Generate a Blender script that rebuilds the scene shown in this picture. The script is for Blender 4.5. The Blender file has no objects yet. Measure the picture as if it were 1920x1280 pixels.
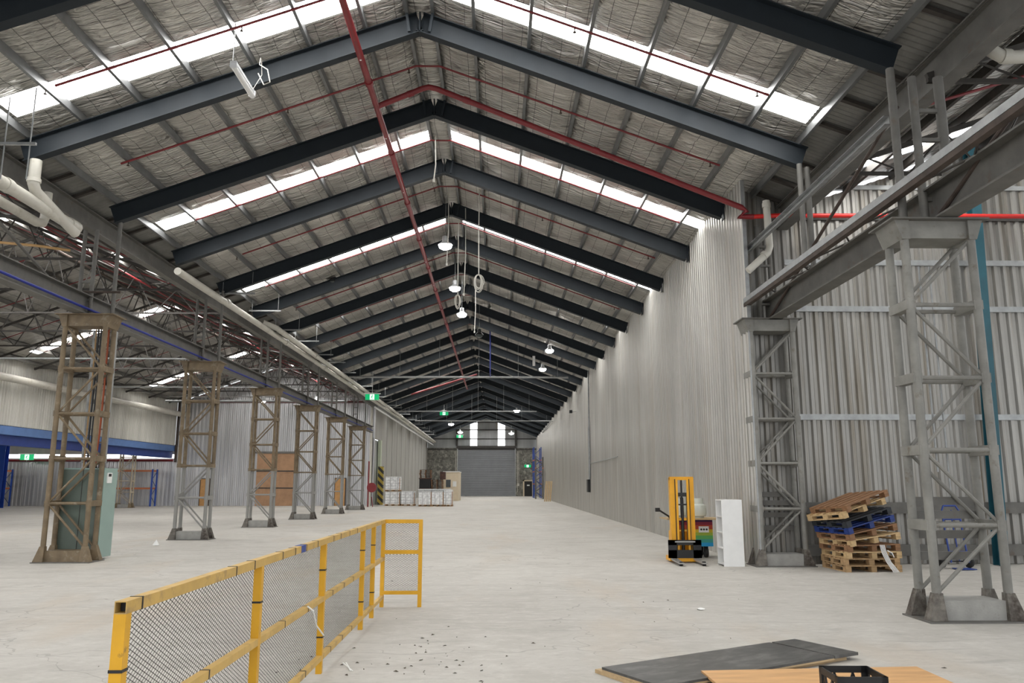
import bpy, math, random
from math import sin, cos, pi, radians, atan, sqrt, floor as fl
from mathutils import Vector, Matrix, noise
random.seed(7)
SC = bpy.context.scene
COL = SC.collection
# ------------------------------------------------------------------ helpers
ONES = ['zeroth','first','second','third','fourth','fifth','sixth','seventh','eighth','ninth','tenth','eleventh','twelfth',
        'thirteenth','fourteenth','fifteenth','sixteenth','seventeenth','eighteenth','nineteenth']
def ordn(n):
    if n < 20: return ONES[n]
    t, u = divmod(n, 10)
    T = {2: ('twentieth', 'twenty'), 3: ('thirtieth', 'thirty'), 4: ('fortieth', 'forty'), 5: ('fiftieth', 'fifty')}[t]
    return T[0] if u == 0 else T[1] + '-' + ONES[u]
WO = {}      # world origin of every object
def link(o, parent=None):
    COL.objects.link(o)
    if parent: o.parent = parent
    return o
def tag(o, label=None, cat=None, group=None, kind='thing'):
    if label: o['label'] = label
    if cat: o['category'] = cat
    if group: o['group'] = group
    if kind: o['kind'] = kind
    return o
def thing(name, label, cat, loc=(0, 0, 0), group=None, rot=(0, 0, 0)):
    o = bpy.data.objects.new(name, None); o.empty_display_size = .1
    link(o); o.location = loc; o.rotation_euler = rot
    WO[o.name] = Vector(loc)
    return tag(o, label, cat, group)
class MB:
    """collects shapes in world (or local) coordinates and links them as ONE mesh object"""
    def __init__(s): s.v = []; s.f = []; s.sm = False
    def add(s, vs, fs):
        n = len(s.v); s.v += [tuple(v) for v in vs]; s.f += [tuple(i + n for i in f) for f in fs]; return s
    def box(s, x0, x1, y0, y1, z0, z1):
        return s.add([(x0,y0,z0),(x1,y0,z0),(x1,y1,z0),(x0,y1,z0),(x0,y0,z1),(x1,y0,z1),(x1,y1,z1),(x0,y1,z1)],
                     [(0,3,2,1),(4,5,6,7),(0,1,5,4),(1,2,6,5),(2,3,7,6),(3,0,4,7)])
    def cbox(s, c, d, rz=0, tilt=0):
        M = Matrix.Translation(c) @ Matrix.Rotation(rz, 4, 'Z') @ Matrix.Rotation(tilt, 4, 'Y')
        a, b, h = d[0]/2, d[1]/2, d[2]/2
        vs = [M @ Vector(p) for p in [(-a,-b,-h),(a,-b,-h),(a,b,-h),(-a,b,-h),(-a,-b,h),(a,-b,h),(a,b,h),(-a,b,h)]]
        return s.add(vs, [(0,3,2,1),(4,5,6,7),(0,1,5,4),(1,2,6,5),(2,3,7,6),(3,0,4,7)])
    def frame(s, p, q, up=(0, 0, 1)):
        d = (Vector(q) - Vector(p)).normalized(); u = Vector(up)
        if abs(d.dot(u)) > .999: u = Vector((0, 1, 0))
        a = d.cross(u).normalized(); b = a.cross(d).normalized()
        return a, b
    def prism(s, prof, p, q, up=(0, 0, 1), cap=True):
        a, b = s.frame(p, q, up); p, q = Vector(p), Vector(q); n = len(prof)
        vs = [p + a*x + b*y for x, y in prof] + [q + a*x + b*y for x, y in prof]
        fs = [(i, (i+1) % n, n+(i+1) % n, n+i) for i in range(n)]
        if cap: fs += [tuple(range(n-1, -1, -1)), tuple(range(n, 2*n))]
        return s.add(vs, fs)
    def bar(s, p, q, w, h, up=(0, 0, 1)):
        return s.prism([(-w/2,-h/2),(w/2,-h/2),(w/2,h/2),(-w/2,h/2)], p, q, up)
    def tube(s, p, q, r, n=8, r2=None):
        a, b = s.frame(p, q); p, q = Vector(p), Vector(q); r2 = r if r2 is None else r2
        c = [(cos(2*pi*i/n), sin(2*pi*i/n)) for i in range(n)]
        vs = [p + (a*x + b*y)*r for x, y in c] + [q + (a*x + b*y)*r2 for x, y in c]
        s.sm = True
        return s.add(vs, [(i, (i+1) % n, n+(i+1) % n, n+i) for i in range(n)] + [tuple(range(n-1, -1, -1)), tuple(range(n, 2*n))])
    def path(s, pts, r, n=8):
        pts = [Vector(p) for p in pts]; m = len(pts); base = len(s.v); prev = None
        c = [(cos(2*pi*i/n), sin(2*pi*i/n)) for i in range(n)]
        vs = []
        for k, p in enumerate(pts):
            d = (pts[min(k+1, m-1)] - pts[max(k-1, 0)]).normalized()
            if prev is None:
                u = Vector((0, 0, 1)) if abs(d.z) < .95 else Vector((0, 1, 0))
                a = d.cross(u).normalized()
            else:
                a = (prev - d*prev.dot(d)).normalized()
            prev = a; b = a.cross(d).normalized()
            vs += [p + (a*x + b*y)*r for x, y in c]
        fs = []
        for k in range(m-1):
            fs += [(k*n+i, k*n+(i+1) % n, (k+1)*n+(i+1) % n, (k+1)*n+i) for i in range(n)]
        fs += [tuple(range(n-1, -1, -1)), tuple(range((m-1)*n, m*n))]
        s.sm = True
        return s.add(vs, fs)
    def lathe(s, prof, c, n=20, axis='Z'):
        vs = []; 
        for r, h in prof:
            for i in range(n):
                t = 2*pi*i/n
                if axis == 'Z': vs.append((c[0]+r*cos(t), c[1]+r*sin(t), c[2]+h))
                elif axis == 'X': vs.append((c[0]+h, c[1]+r*cos(t), c[2]+r*sin(t)))
                else: vs.append((c[0]+r*sin(t), c[1]+h, c[2]+r*cos(t)))
        m = len(prof)
        fs = [(k*n+i, k*n+(i+1) % n, (k+1)*n+(i+1) % n, (k+1)*n+i) for k in range(m-1) for i in range(n)]
        fs += [tuple(range(n-1, -1, -1)), tuple(range((m-1)*n, m*n))]
        s.sm = True
        return s.add(vs, fs)
    def ibeam(s, p, q, w, h, tw=.012, tf=.02, up=(0, 0, 1)):
        a = w/2; b = h/2
        prof = [(-a,-b),(a,-b),(a,-b+tf),(tw/2,-b+tf),(tw/2,b-tf),(a,b-tf),(a,b),(-a,b),(-a,b-tf),(-tw/2,b-tf),(-tw/2,-b+tf),(-a,-b+tf)]
        s.prism(prof, p, q, up, cap=False)
        for k in (0, 12):
            n = len(s.v) - 24 + k
            s.f += [(n, n+1, n+2, n+11), (n+3, n+4, n+9, n+10), (n+5, n+6, n+7, n+8)]
        return s
    def channel(s, p, q, w, h, t=.006, up=(0, 0, 1), flip=1):
        a = w*flip; b = h/2
        prof = [(0,-b),(a,-b),(a,-b+t),(t*flip,-b+t),(t*flip,b-t),(a,b-t),(a,b),(0,b)]
        if flip < 0: prof.reverse()
        return s.prism(prof, p, q, up, cap=False)
    def build(s, name, mat, parent=None, local=False, label=None, smooth=None):
        me = bpy.data.meshes.new(name)
        if parent is not None: o0 = Vector((0, 0, 0)) if local else WO[parent.name]
        elif local: o0 = Vector((0, 0, 0))
        else:
            xs = [v[0] for v in s.v]; ys = [v[1] for v in s.v]; zs = [v[2] for v in s.v]
            o0 = Vector(((min(xs)+max(xs))/2, (min(ys)+max(ys))/2, min(zs)))
        me.from_pydata([(v[0]-o0.x, v[1]-o0.y, v[2]-o0.z) for v in s.v], [], s.f)
        if mat: me.materials.append(mat)
        o = bpy.data.objects.new(name, me); link(o, parent)
        if parent is None: o.location = o0; WO[o.name] = o0.copy()
        else: WO[o.name] = WO[parent.name].copy() if local else o0.copy()
        if smooth if smooth is not None else s.sm:
            me.polygons.foreach_set('use_smooth', [True]*len(me.polygons))
            try: me.set_sharp_from_angle(angle=radians(40))
            except Exception: pass
        if label: o['label'] = label
        return o
    def solo(s, name, mat, label, cat, group=None, kind='thing', **k):
        return tag(s.build(name, mat, **k), label, cat, group, kind)
    def struct(s, name, mat, **k):
        o = s.build(name, mat, **k); o['kind'] = 'structure'; return o
def copy_tree(src, loc=None, rot=None, label=None, parent=None, group=None):
    c = src.copy(); link(c, parent)
    if loc is not None: c.location = loc
    if rot is not None: c.rotation_euler = rot
    if label: c['label'] = label
    if group: c['group'] = group
    WO[c.name] = Vector(c.location)
    for ch in list(src.children): copy_tree(ch, parent=c)
    return c
# ------------------------------------------------------------------ materials
def mat(name, col, rough=.6, metal=0, var=.12, vscale=3.0, stretch=(1, 1, 1), col2=None, c2at=(.55, .7), c2scale=2.0, bump=0, bscale=30, emit=None, spec=.5, c2stretch=None, detail=6):
    m = bpy.data.materials.new(name); m.use_nodes = True
    N, L = m.node_tree.nodes, m.node_tree.links
    b = N['Principled BSDF']; b.inputs['Roughness'].default_value = rough; b.inputs['Metallic'].default_value = metal
    b.inputs['Specular IOR Level'].default_value = spec
    tc = N.new('ShaderNodeTexCoord'); mp = N.new('ShaderNodeMapping'); mp.inputs['Scale'].default_value = stretch
    L.new(tc.outputs['Object'], mp.inputs['Vector'])
    nz = N.new('ShaderNodeTexNoise'); nz.inputs['Scale'].default_value = vscale; nz.inputs['Detail'].default_value = detail; nz.inputs['Roughness'].default_value = .6
    L.new(mp.outputs[0], nz.inputs['Vector'])
    cr = N.new('ShaderNodeValToRGB'); e = cr.color_ramp.elements
    e[0].position = .3; e[1].position = .7
    e[0].color = (*[max(0, c*(1-var*1.6)) for c in col], 1); e[1].color = (*[min(1, c*(1+var)) for c in col], 1)
    L.new(nz.outputs['Fac'], cr.inputs['Fac']); out = cr.outputs['Color']
    if col2:
        mp2 = N.new('ShaderNodeMapping'); mp2.inputs['Scale'].default_value = c2stretch or stretch
        L.new(tc.outputs['Object'], mp2.inputs['Vector'])
        n2 = N.new('ShaderNodeTexNoise'); n2.inputs['Scale'].default_value = c2scale; n2.inputs['Detail'].default_value = 8; n2.inputs['Roughness'].default_value = .65
        L.new(mp2.outputs[0], n2.inputs['Vector'])
        mr = N.new('ShaderNodeMapRange'); mr.inputs['From Min'].default_value = c2at[0]; mr.inputs['From Max'].default_value = c2at[1]
        L.new(n2.outputs['Fac'], mr.inputs['Value'])
        mx = N.new('ShaderNodeMix'); mx.data_type = 'RGBA'
        L.new(mr.outputs[0], mx.inputs['Factor']); L.new(out, mx.inputs['A']); mx.inputs['B'].default_value = (*col2, 1)
        out = mx.outputs['Result']
    L.new(out, b.inputs['Base Color'])
    if bump:
        n3 = N.new('ShaderNodeTexNoise'); n3.inputs['Scale'].default_value = bscale; n3.inputs['Detail'].default_value = 4
        L.new(mp.outputs[0], n3.inputs['Vector'])
        bp = N.new('ShaderNodeBump'); bp.inputs['Strength'].default_value = bump; bp.inputs['Distance'].default_value = .02
        L.new(n3.outputs['Fac'], bp.inputs['Height']); L.new(bp.outputs[0], b.inputs['Normal'])
    if emit:
        b.inputs['Emission Color'].default_value = (*emit[0], 1); b.inputs['Emission Strength'].default_value = emit[1]
    return m
def emis(name, col, st):
    m = bpy.data.materials.new(name); m.use_nodes = True; N, L = m.node_tree.nodes, m.node_tree.links
    N.remove(N['Principled BSDF']); e = N.new('ShaderNodeEmission'); e.inputs[0].default_value = (*col, 1); e.inputs[1].default_value = st
    L.new(e.outputs[0], N['Material Output'].inputs['Surface']); return m
def math_node(N, L, op, a, b=None, c=None):
    n = N.new('ShaderNodeMath'); n.operation = op
    for i, x in enumerate((a, b, c)):
        if x is None: continue
        if isinstance(x, (int, float)): n.inputs[i].default_value = x
        else: L.new(x, n.inputs[i])
    return n.outputs[0]
SKY_STRENGTH = 13.5
M = {}
M['rafter'] = mat('dark_blue_grey_paint', (.017, .0225, .028), .55, .0, .08, spec=.25)
M['galv'] = mat('galvanised_steel', (.36, .37, .37), .45, .6, .12, 6)
M['purlin'] = mat('galvanised_purlin', (.20, .205, .207), .45, .5, .1, 4)
M['oldsteel'] = mat('weathered_grey_steel', (.145, .14, .128), .65, .15, .15, 3, col2=(.13, .10, .075), c2at=(.58, .72), c2scale=4)
M['colgrey'] = mat('old_grey_column_paint', (.225, .22, .20), .6, .1, .16, 3, col2=(.12, .09, .06), c2at=(.6, .74), c2scale=5)
M['brown'] = mat('old_brown_column_paint', (.18, .132, .078), .6, .05, .2, 4, col2=(.26, .22, .16), c2at=(.56, .7), c2scale=6)
M['darksteel'] = mat('dark_sooty_steel', (.055, .05, .045), .7, .1, .2, 4)
M['rustrod'] = mat('rusty_brown_steel', (.065, .047, .038), .75, .05, .25, 5)
M['red'] = mat('red_pipe_paint', (.20, .016, .020), .42, 0, .1, 3)
M['redbright'] = mat('bright_red_paint', (.62, .02, .015), .4, 0, .08, 3)
M['pvc'] = mat('off_white_pvc', (.56, .54, .48), .45, 0, .08, 2, col2=(.36, .33, .26), c2at=(.58, .75), c2scale=3)
M['white'] = mat('white_plastic', (.78, .78, .77), .5, 0, .03, 4)
M['whitecord'] = mat('dirty_white_cord', (.55, .53, .48), .6, 0, .05, 4)
M['blue'] = mat('blue_enamel', (.022, .075, .38), .45, 0, .1, 3)
M['bluedark'] = mat('dark_blue_enamel', (.02, .05, .24), .5, 0, .1, 3)
M['bluebeam'] = mat('mid_blue_beam_paint', (.10, .19, .42), .5, 0, .08, 2)
M['bluecable'] = mat('blue_cable', (.006, .018, .22), .5, 0, .05, 3)
M['orange'] = mat('orange_beam_paint', (.55, .16, .05), .5, 0, .1, 3)
M['teal'] = mat('teal_painted_steel', (.012, .085, .115), .5, 0, .12, 3)
M['concrete'] = mat('painted_concrete', (.32, .315, .295), .85, 0, .12, 4, col2=(.22, .2, .17), c2at=(.62, .75), c2scale=5, bump=.2, bscale=40)
M['yellow'] = mat('yellow_rail_paint', (.64, .335, .012), .42, 0, .07, 5, col2=(.26, .15, .03), c2at=(.66, .72), c2scale=7)
M['yellowfaded'] = mat('faded_yellow_rail_paint', (.56, .36, .10), .5, 0, .1, 5, col2=(.33, .22, .09), c2at=(.55, .68), c2scale=6)
M['stackeryellow'] = mat('orange_yellow_machine_paint', (.78, .37, .01), .4, 0, .05, 5)
M['mesh'] = mat('dark_expanded_metal', (.062, .058, .054), .6, .2, .15, 8)
M['black'] = mat('black_plastic', (.012, .012, .013), .45, 0, .1, 5)
M['rubber'] = mat('black_rubber', (.018, .018, .018), .8, 0, .1, 5)
M['chrome'] = mat('worn_fork_steel', (.42, .41, .39), .4, .5, .1, 5)
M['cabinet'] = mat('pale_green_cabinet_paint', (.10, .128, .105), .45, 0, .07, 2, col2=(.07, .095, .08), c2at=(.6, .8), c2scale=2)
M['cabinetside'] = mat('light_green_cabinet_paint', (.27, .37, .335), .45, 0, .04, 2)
M['copper'] = mat('orange_red_cable', (.40, .09, .03), .5, 0, .05, 3)
M['tan'] = mat('tan_cable', (.42, .25, .10), .5, 0, .05, 3)
M['cream'] = mat('cream_panel', (.66, .56, .41), .6, 0, .05, 2)
M['glassdark'] = mat('dark_window_glass', (.05, .06, .06), .15, 0, .05, 2)
M['hessian'] = mat('brown_board_cladding', (.40, .235, .135), .8, 0, .12, 2, col2=(.27, .15, .08), c2at=(.6, .75), c2scale=1.2, c2stretch=(.4, .4, 3))
M['doorwood'] = mat('orange_brown_door', (.50, .27, .10), .6, 0, .12, 3)
M['stone'] = mat('rough_dark_render', (.17, .165, .145), .9, 0, .35, 2.4, col2=(.30, .29, .25), c2at=(.52, .62), c2scale=2.6, bump=.6, bscale=8)
M['roller'] = mat('grey_roller_shutter_slats', (.31, .32, .335), .5, .3, .06, 1)
M['endsheet'] = mat('grey_blue_end_cladding', (.40, .41, .415), .6, .1, .12, .8, stretch=(2, 1, .25), col2=(.33, .27, .17), c2at=(.62, .75), c2scale=.7, c2stretch=(1.2, 1, .1))
M['panel'] = mat('grey_tilt_panel', (.36, .35, .32), .8, 0, .10, .8, stretch=(1, 1, .3), col2=(.29, .28, .25), c2at=(.55, .75), c2scale=1.2, c2stretch=(1, 1.6, .15))
M['paper'] = mat('white_paper', (.8, .8, .78), .8, 0, .03, 4)
M['litter'] = mat('dry_leaf_litter', (.085, .065, .045), .9, 0, .4, 30)
M['mint'] = mat('pale_green_jamb', (.50, .55, .42), .7, 0, .06, 2)
M['ply'] = mat('orange_plywood', (.60, .345, .15), .6, 0, .12, 2, stretch=(1, 7, 7), col2=(.30, .13, .05), c2at=(.70, .74), c2scale=5, c2stretch=(1, 2.5, 2))
M['plyedge'] = mat('pale_plywood', (.50, .36, .20), .7, 0, .12, 4, stretch=(1, 6, 6))
M['formply'] = mat('black_form_board', (.075, .073, .07), .42, 0, .25, 5, stretch=(1, 3, 1), col2=(.17, .165, .155), c2at=(.52, .72), c2scale=3, c2stretch=(1, 3, 1))
M['wood'] = mat('raw_pallet_timber', (.42, .27, .135), .8, 0, .22, 5, stretch=(1, 5, 5))
M['woodlight'] = mat('fresh_pallet_timber', (.56, .39, .20), .8, 0, .18, 5, stretch=(1, 5, 5))
M['woodbrown'] = mat('brown_pallet_timber', (.26, .135, .065), .8, 0, .2, 5, stretch=(1, 5, 5))
M['woodblack'] = mat('black_stained_pallet', (.022, .026, .032), .7, 0, .3, 5, stretch=(1, 5, 5))
M['woodblue'] = mat('blue_painted_pallet', (.01, .035, .19), .6, 0, .25, 5, stretch=(1, 5, 5))
M['darkpallet'] = mat('dark_red_brown_pallet', (.085, .04, .03), .8, 0, .3, 4)
M['gas'] = mat('pale_gas_bottle_paint', (.62, .66, .60), .4, 0, .05, 4)
M['lamp'] = emis('lamp_glow', (1, .98, .95), 30)
M['lampcan'] = mat('lamp_reflector_can', (.6, .61, .62), .4, .4, .05, 3)
M['exitgreen'] = mat('green_exit_panel', (.0, .30, .10), .4, 0, .02, 3, emit=((.0, .42, .14), .7))
M['exitwhite'] = mat('white_exit_pictogram', (.8, .85, .82), .4, 0, .02, 3, emit=((.85, 1, .93), .9))
M['skylight'] = emis('skylight_daylight', (1.0, .99, .965), SKY_STRENGTH)
M['endlight'] = emis('gable_window_daylight', (1.0, 1.0, 1.0), 6)
M['bandlight'] = emis('translucent_band_daylight', (1.0, .97, .98), 2.6)
M['skylightleft'] = emis('left_room_skylight_daylight', (1.0, .98, .95), 20)
M['tube'] = emis('fluorescent_tube_glow', (1, .98, .96), 90)
M['fluoro'] = mat('white_batten_light', (.75, .76, .78), .4, 0, .02, 3)
# floor concrete: stains, scuffs, hairline cracks and slab joints
def floor_material():
    m = bpy.data.materials.new('worn_concrete_floor'); m.use_nodes = True; N, L = m.node_tree.nodes, m.node_tree.links
    b = N['Principled BSDF']; b.inputs['Roughness'].default_value = .72; b.inputs['Specular IOR Level'].default_value = .35
    tc = N.new('ShaderNodeTexCoord')
    def noise_(scale, st=(1, 1, 1), detail=8, rough=.6, dist=0):
        mp = N.new('ShaderNodeMapping'); mp.inputs['Scale'].default_value = st; L.new(tc.outputs['Object'], mp.inputs[0])
        n = N.new('ShaderNodeTexNoise'); n.inputs['Scale'].default_value = scale; n.inputs['Detail'].default_value = detail
        n.inputs['Roughness'].default_value = rough; n.inputs['Distortion'].default_value = dist; L.new(mp.outputs[0], n.inputs['Vector']); return n.outputs['Fac']
    def rng(f, a, c, lo=0., hi=1.):
        r = N.new('ShaderNodeMapRange'); r.inputs['From Min'].default_value = a; r.inputs['From Max'].default_value = c
        r.inputs['To Min'].default_value = lo; r.inputs['To Max'].default_value = hi; L.new(f, r.inputs['Value']); return r.outputs[0]
    def mix(f, a, c):
        x = N.new('ShaderNodeMix'); x.data_type = 'RGBA'
        if isinstance(f, float): x.inputs['Factor'].default_value = f
        else: L.new(f, x.inputs['Factor'])
        for k, v in (('A', a), ('B', c)):
            if isinstance(v, tuple): x.inputs[k].default_value = (*v, 1)
            else: L.new(v, x.inputs[k])
        return x.outputs['Result']
    base = mix(rng(noise_(.22, (1, .6, 1)), .35, .65), (.43, .41, .375), (.52, .50, .46))
    base = mix(rng(noise_(1.6, (.8, 1, 1)), .47, .68, 0, .6), base, (.37, .35, .315))
    base = mix(rng(noise_(6, (.7, 1, 1), 10, .75), .5, .72, 0, .55), base, (.62, .60, .56))
    base = mix(rng(noise_(.5, (1, .35, 1)), .56, .74, 0, .6), base, (.46, .385, .30))
    base = mix(rng(noise_(14, (.6, 1, 1), 6, .75), .52, .7, 0, .45), base, (.33, .31, .28))      # tan dirt drifts
    base = mix(rng(noise_(40, (1, 1, 1), 3), .70, .80, 0, .5), base, (.24, .22, .20))      # specks
    # curving tyre scuffs
    wv = N.new('ShaderNodeTexWave'); wv.wave_type = 'RINGS'; wv.inputs['Scale'].default_value = .55; wv.inputs['Distortion'].default_value = 5; wv.inputs['Detail'].default_value = 2
    mpw = N.new('ShaderNodeMapping'); mpw.inputs['Location'].default_value = (-2.5, -11.5, 0); L.new(tc.outputs['Object'], mpw.inputs[0]); L.new(mpw.outputs[0], wv.inputs['Vector'])
    sc = math_node(N, L, 'MULTIPLY', rng(wv.outputs['Fac'], .93, .99), rng(noise_(1.3), .45, .65))
    base = mix(math_node(N, L, 'MULTIPLY', sc, .35), base, (.27, .255, .235))
    # cracks
    vo = N.new('ShaderNodeTexVoronoi'); vo.feature = 'DISTANCE_TO_EDGE'; vo.inputs['Scale'].default_value = .28
    mp = N.new('ShaderNodeMapping'); L.new(tc.outputs['Object'], mp.inputs[0])
    nd = N.new('ShaderNodeTexNoise'); nd.inputs['Scale'].default_value = 1.5; L.new(tc.outputs['Object'], nd.inputs['Vector'])
    va = N.new('ShaderNodeVectorMath'); va.operation = 'ADD'; L.new(mp.outputs[0], va.inputs[0]); L.new(nd.outputs['Color'], va.inputs[1]); L.new(va.outputs[0], vo.inputs['Vector'])
    ck = math_node(N, L, 'LESS_THAN', vo.outputs['Distance'], .0022)
    base = mix(math_node(N, L, 'MULTIPLY', ck, .35), base, (.2, .18, .16))
    # slab joints across the hall
    sx = N.new('ShaderNodeSeparateXYZ'); L.new(tc.outputs['Object'], sx.inputs[0])
    fy = math_node(N, L, 'FRACT', math_node(N, L, 'DIVIDE', math_node(N, L, 'ADD', sx.outputs['Y'], 30.0), 6.86))
    jy = math_node(N, L, 'LESS_THAN', fy, .0022)
    fx = math_node(N, L, 'LESS_THAN', math_node(N, L, 'ABSOLUTE', math_node(N, L, 'ADD', sx.outputs['X'], 8.1)), .012)
    base = mix(math_node(N, L, 'MULTIPLY', math_node(N, L, 'MAXIMUM', jy, fx), .35), base, (.22, .2, .18))
    L.new(base, b.inputs['Base Color'])
    bp = N.new('ShaderNodeBump'); bp.inputs['Strength'].default_value = .12; bp.inputs['Distance'].default_value = .01
    L.new(noise_(14, (1, 1, 1), 8), bp.inputs['Height']); L.new(bp.outputs[0], b.inputs['Normal'])
    return m
M['floor'] = floor_material()
# foil faced insulation over wire safety mesh
def foil_material(name, col, px=.36, py=.215):
    m = bpy.data.materials.new(name); m.use_nodes = True; N, L = m.node_tree.nodes, m.node_tree.links
    b = N['Principled BSDF']; b.inputs['Roughness'].default_value = .34; b.inputs['Metallic'].default_value = .8
    tc = N.new('ShaderNodeTexCoord'); sx = N.new('ShaderNodeSeparateXYZ'); L.new(tc.outputs['Object'], sx.inputs[0])
    def nz(scale, st, det=5, dist=0.):
        mp = N.new('ShaderNodeMapping'); mp.inputs['Scale'].default_value = st; L.new(tc.outputs['Object'], mp.inputs[0])
        n = N.new('ShaderNodeTexNoise'); n.inputs['Scale'].default_value = scale; n.inputs['Detail'].default_value = det; n.inputs['Distortion'].default_value = dist
        L.new(mp.outputs[0], n.inputs['Vector']); return n.outputs['Fac']
    cr = N.new('ShaderNodeValToRGB'); e = cr.color_ramp.elements; e[0].position = .32; e[1].position = .68
    e[0].color = (*[c*.72 for c in col], 1); e[1].color = (*[c*1.15 for c in col], 1); L.new(nz(1.2, (1, 1, 1), 6), cr.inputs['Fac'])
    wob = math_node(N, L, 'MULTIPLY', nz(1.2, (1, 1, 1), 2), .07)
    lx = math_node(N, L, 'LESS_THAN', math_node(N, L, 'FRACT', math_node(N, L, 'DIVIDE', math_node(N, L, 'ADD', sx.outputs['X'], math_node(N, L, 'ADD', wob, 60.)), px)), .028)
    ly = math_node(N, L, 'LESS_THAN', math_node(N, L, 'FRACT', math_node(N, L, 'DIVIDE', math_node(N, L, 'ADD', sx.outputs['Y'], math_node(N, L, 'ADD', wob, 60.)), py)), .04)
    w = math_node(N, L, 'MULTIPLY', math_node(N, L, 'MAXIMUM', lx, ly), .85)
    mx = N.new('ShaderNodeMix'); mx.data_type = 'RGBA'; L.new(w, mx.inputs['Factor']); L.new(cr.outputs[0], mx.inputs['A']); mx.inputs['B'].default_value = (.04, .038, .035, 1)
    L.new(mx.outputs['Result'], b.inputs['Base Color'])
    bp = N.new('ShaderNodeBump'); bp.inputs['Strength'].default_value = 1.0; bp.inputs['Distance'].default_value = .16
    h = math_node(N, L, 'ADD', nz(3.0, (.40, 2.6, 1), 4, 1.4), math_node(N, L, 'MULTIPLY', nz(11, (.5, 1.5, 1), 3, .8), .3))
    L.new(h, bp.inputs['Height']); L.new(bp.outputs[0], b.inputs['Normal'])
    return m
M['foil'] = foil_material('foil_roof_insulation', (.60, .58, .54))
M['foilold'] = foil_material('dusty_roof_insulation', (.50, .485, .45), .9, .45)
# ribbed cladding: vertical weather streaks
def sheet(name, col, col2, rough=.5, metal=.25):
    m = mat(name, col, rough, metal, .14, 1.0, stretch=(1.3, 1.3, .16), col2=col2, c2at=(.50, .70), c2scale=1.0, c2stretch=(4.5, 4.5, .16))
    return m
M['hallwall'] = sheet('weathered_ribbed_cladding', (.50, .487, .452), (.42, .38, .325), .38, .6)
M['facewall'] = sheet('streaked_ribbed_cladding', (.33, .32, .298), (.19, .162, .122), .42, .55)
M['backwall'] = sheet('silver_ribbed_cladding', (.56, .56, .57), (.44, .43, .43), .36, .65)
M['sidewall'] = sheet('pale_ribbed_cladding', (.55, .54, .50), (.46, .44, .39), .6, .1)
M['valley'] = mat('bare_roof_sheet', (.22, .215, .20), .55, .3, .15, 3)
M['batten'] = mat('dark_old_batten', (.05, .042, .036), .8, 0, .2, 6)
def stripes_material():
    m = bpy.data.materials.new('yellow_black_hazard_stripes'); m.use_nodes = True; N, L = m.node_tree.nodes, m.node_tree.links
    b = N['Principled BSDF']; b.inputs['Roughness'].default_value = .6
    tc = N.new('ShaderNodeTexCoord'); sx = N.new('ShaderNodeSeparateXYZ'); L.new(tc.outputs['Object'], sx.inputs[0])
    s = math_node(N, L, 'FRACT', math_node(N, L, 'DIVIDE', math_node(N, L, 'ADD', math_node(N, L, 'ADD', sx.outputs['Z'], sx.outputs['X']), 20.), .55))
    f = math_node(N, L, 'GREATER_THAN', s, .5)
    mx = N.new('ShaderNodeMix'); mx.data_type = 'RGBA'; L.new(f, mx.inputs['Factor']); mx.inputs['A'].default_value = (.03, .03, .028, 1); mx.inputs['B'].default_value = (.46, .34, .06, 1)
    L.new(mx.outputs['Result'], b.inputs['Base Color']); return m
M['hazard'] = stripes_material()
def rainbow_material():
    m = bpy.data.materials.new('rainbow_striped_panel'); m.use_nodes = True; N, L = m.node_tree.nodes, m.node_tree.links
    b = N['Principled BSDF']; b.inputs['Roughness'].default_value = .5
    tc = N.new('ShaderNodeTexCoord'); sx = N.new('ShaderNodeSeparateXYZ'); L.new(tc.outputs['Object'], sx.inputs[0])
    mr = N.new('ShaderNodeMapRange'); mr.inputs['From Min'].default_value = .25; mr.inputs['From Max'].default_value = .82; L.new(sx.outputs['Z'], mr.inputs['Value'])
    cr = N.new('ShaderNodeValToRGB'); cr.color_ramp.interpolation = 'CONSTANT'
    cols = [(.01, .30, .62), (.04, .30, .26), (.10, .36, .10), (.30, .40, .04), (.55, .42, .02), (.45, .06, .02), (.25, .01, .04), (.06, .01, .09)]
    el = cr.color_ramp.elements; el[0].color = (*cols[0], 1); el[0].position = 0; el[1].position = .14; el[1].color = (*cols[1], 1)
    for p, c in zip((.27, .41, .52, .64, .80, .92), cols[2:]):
        e = el.new(p); e.color = (*c, 1)
    L.new(mr.outputs[0], cr.inputs['Fac']); L.new(cr.outputs[0], b.inputs['Base Color']); return m
M['rainbow'] = rainbow_material()
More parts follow.
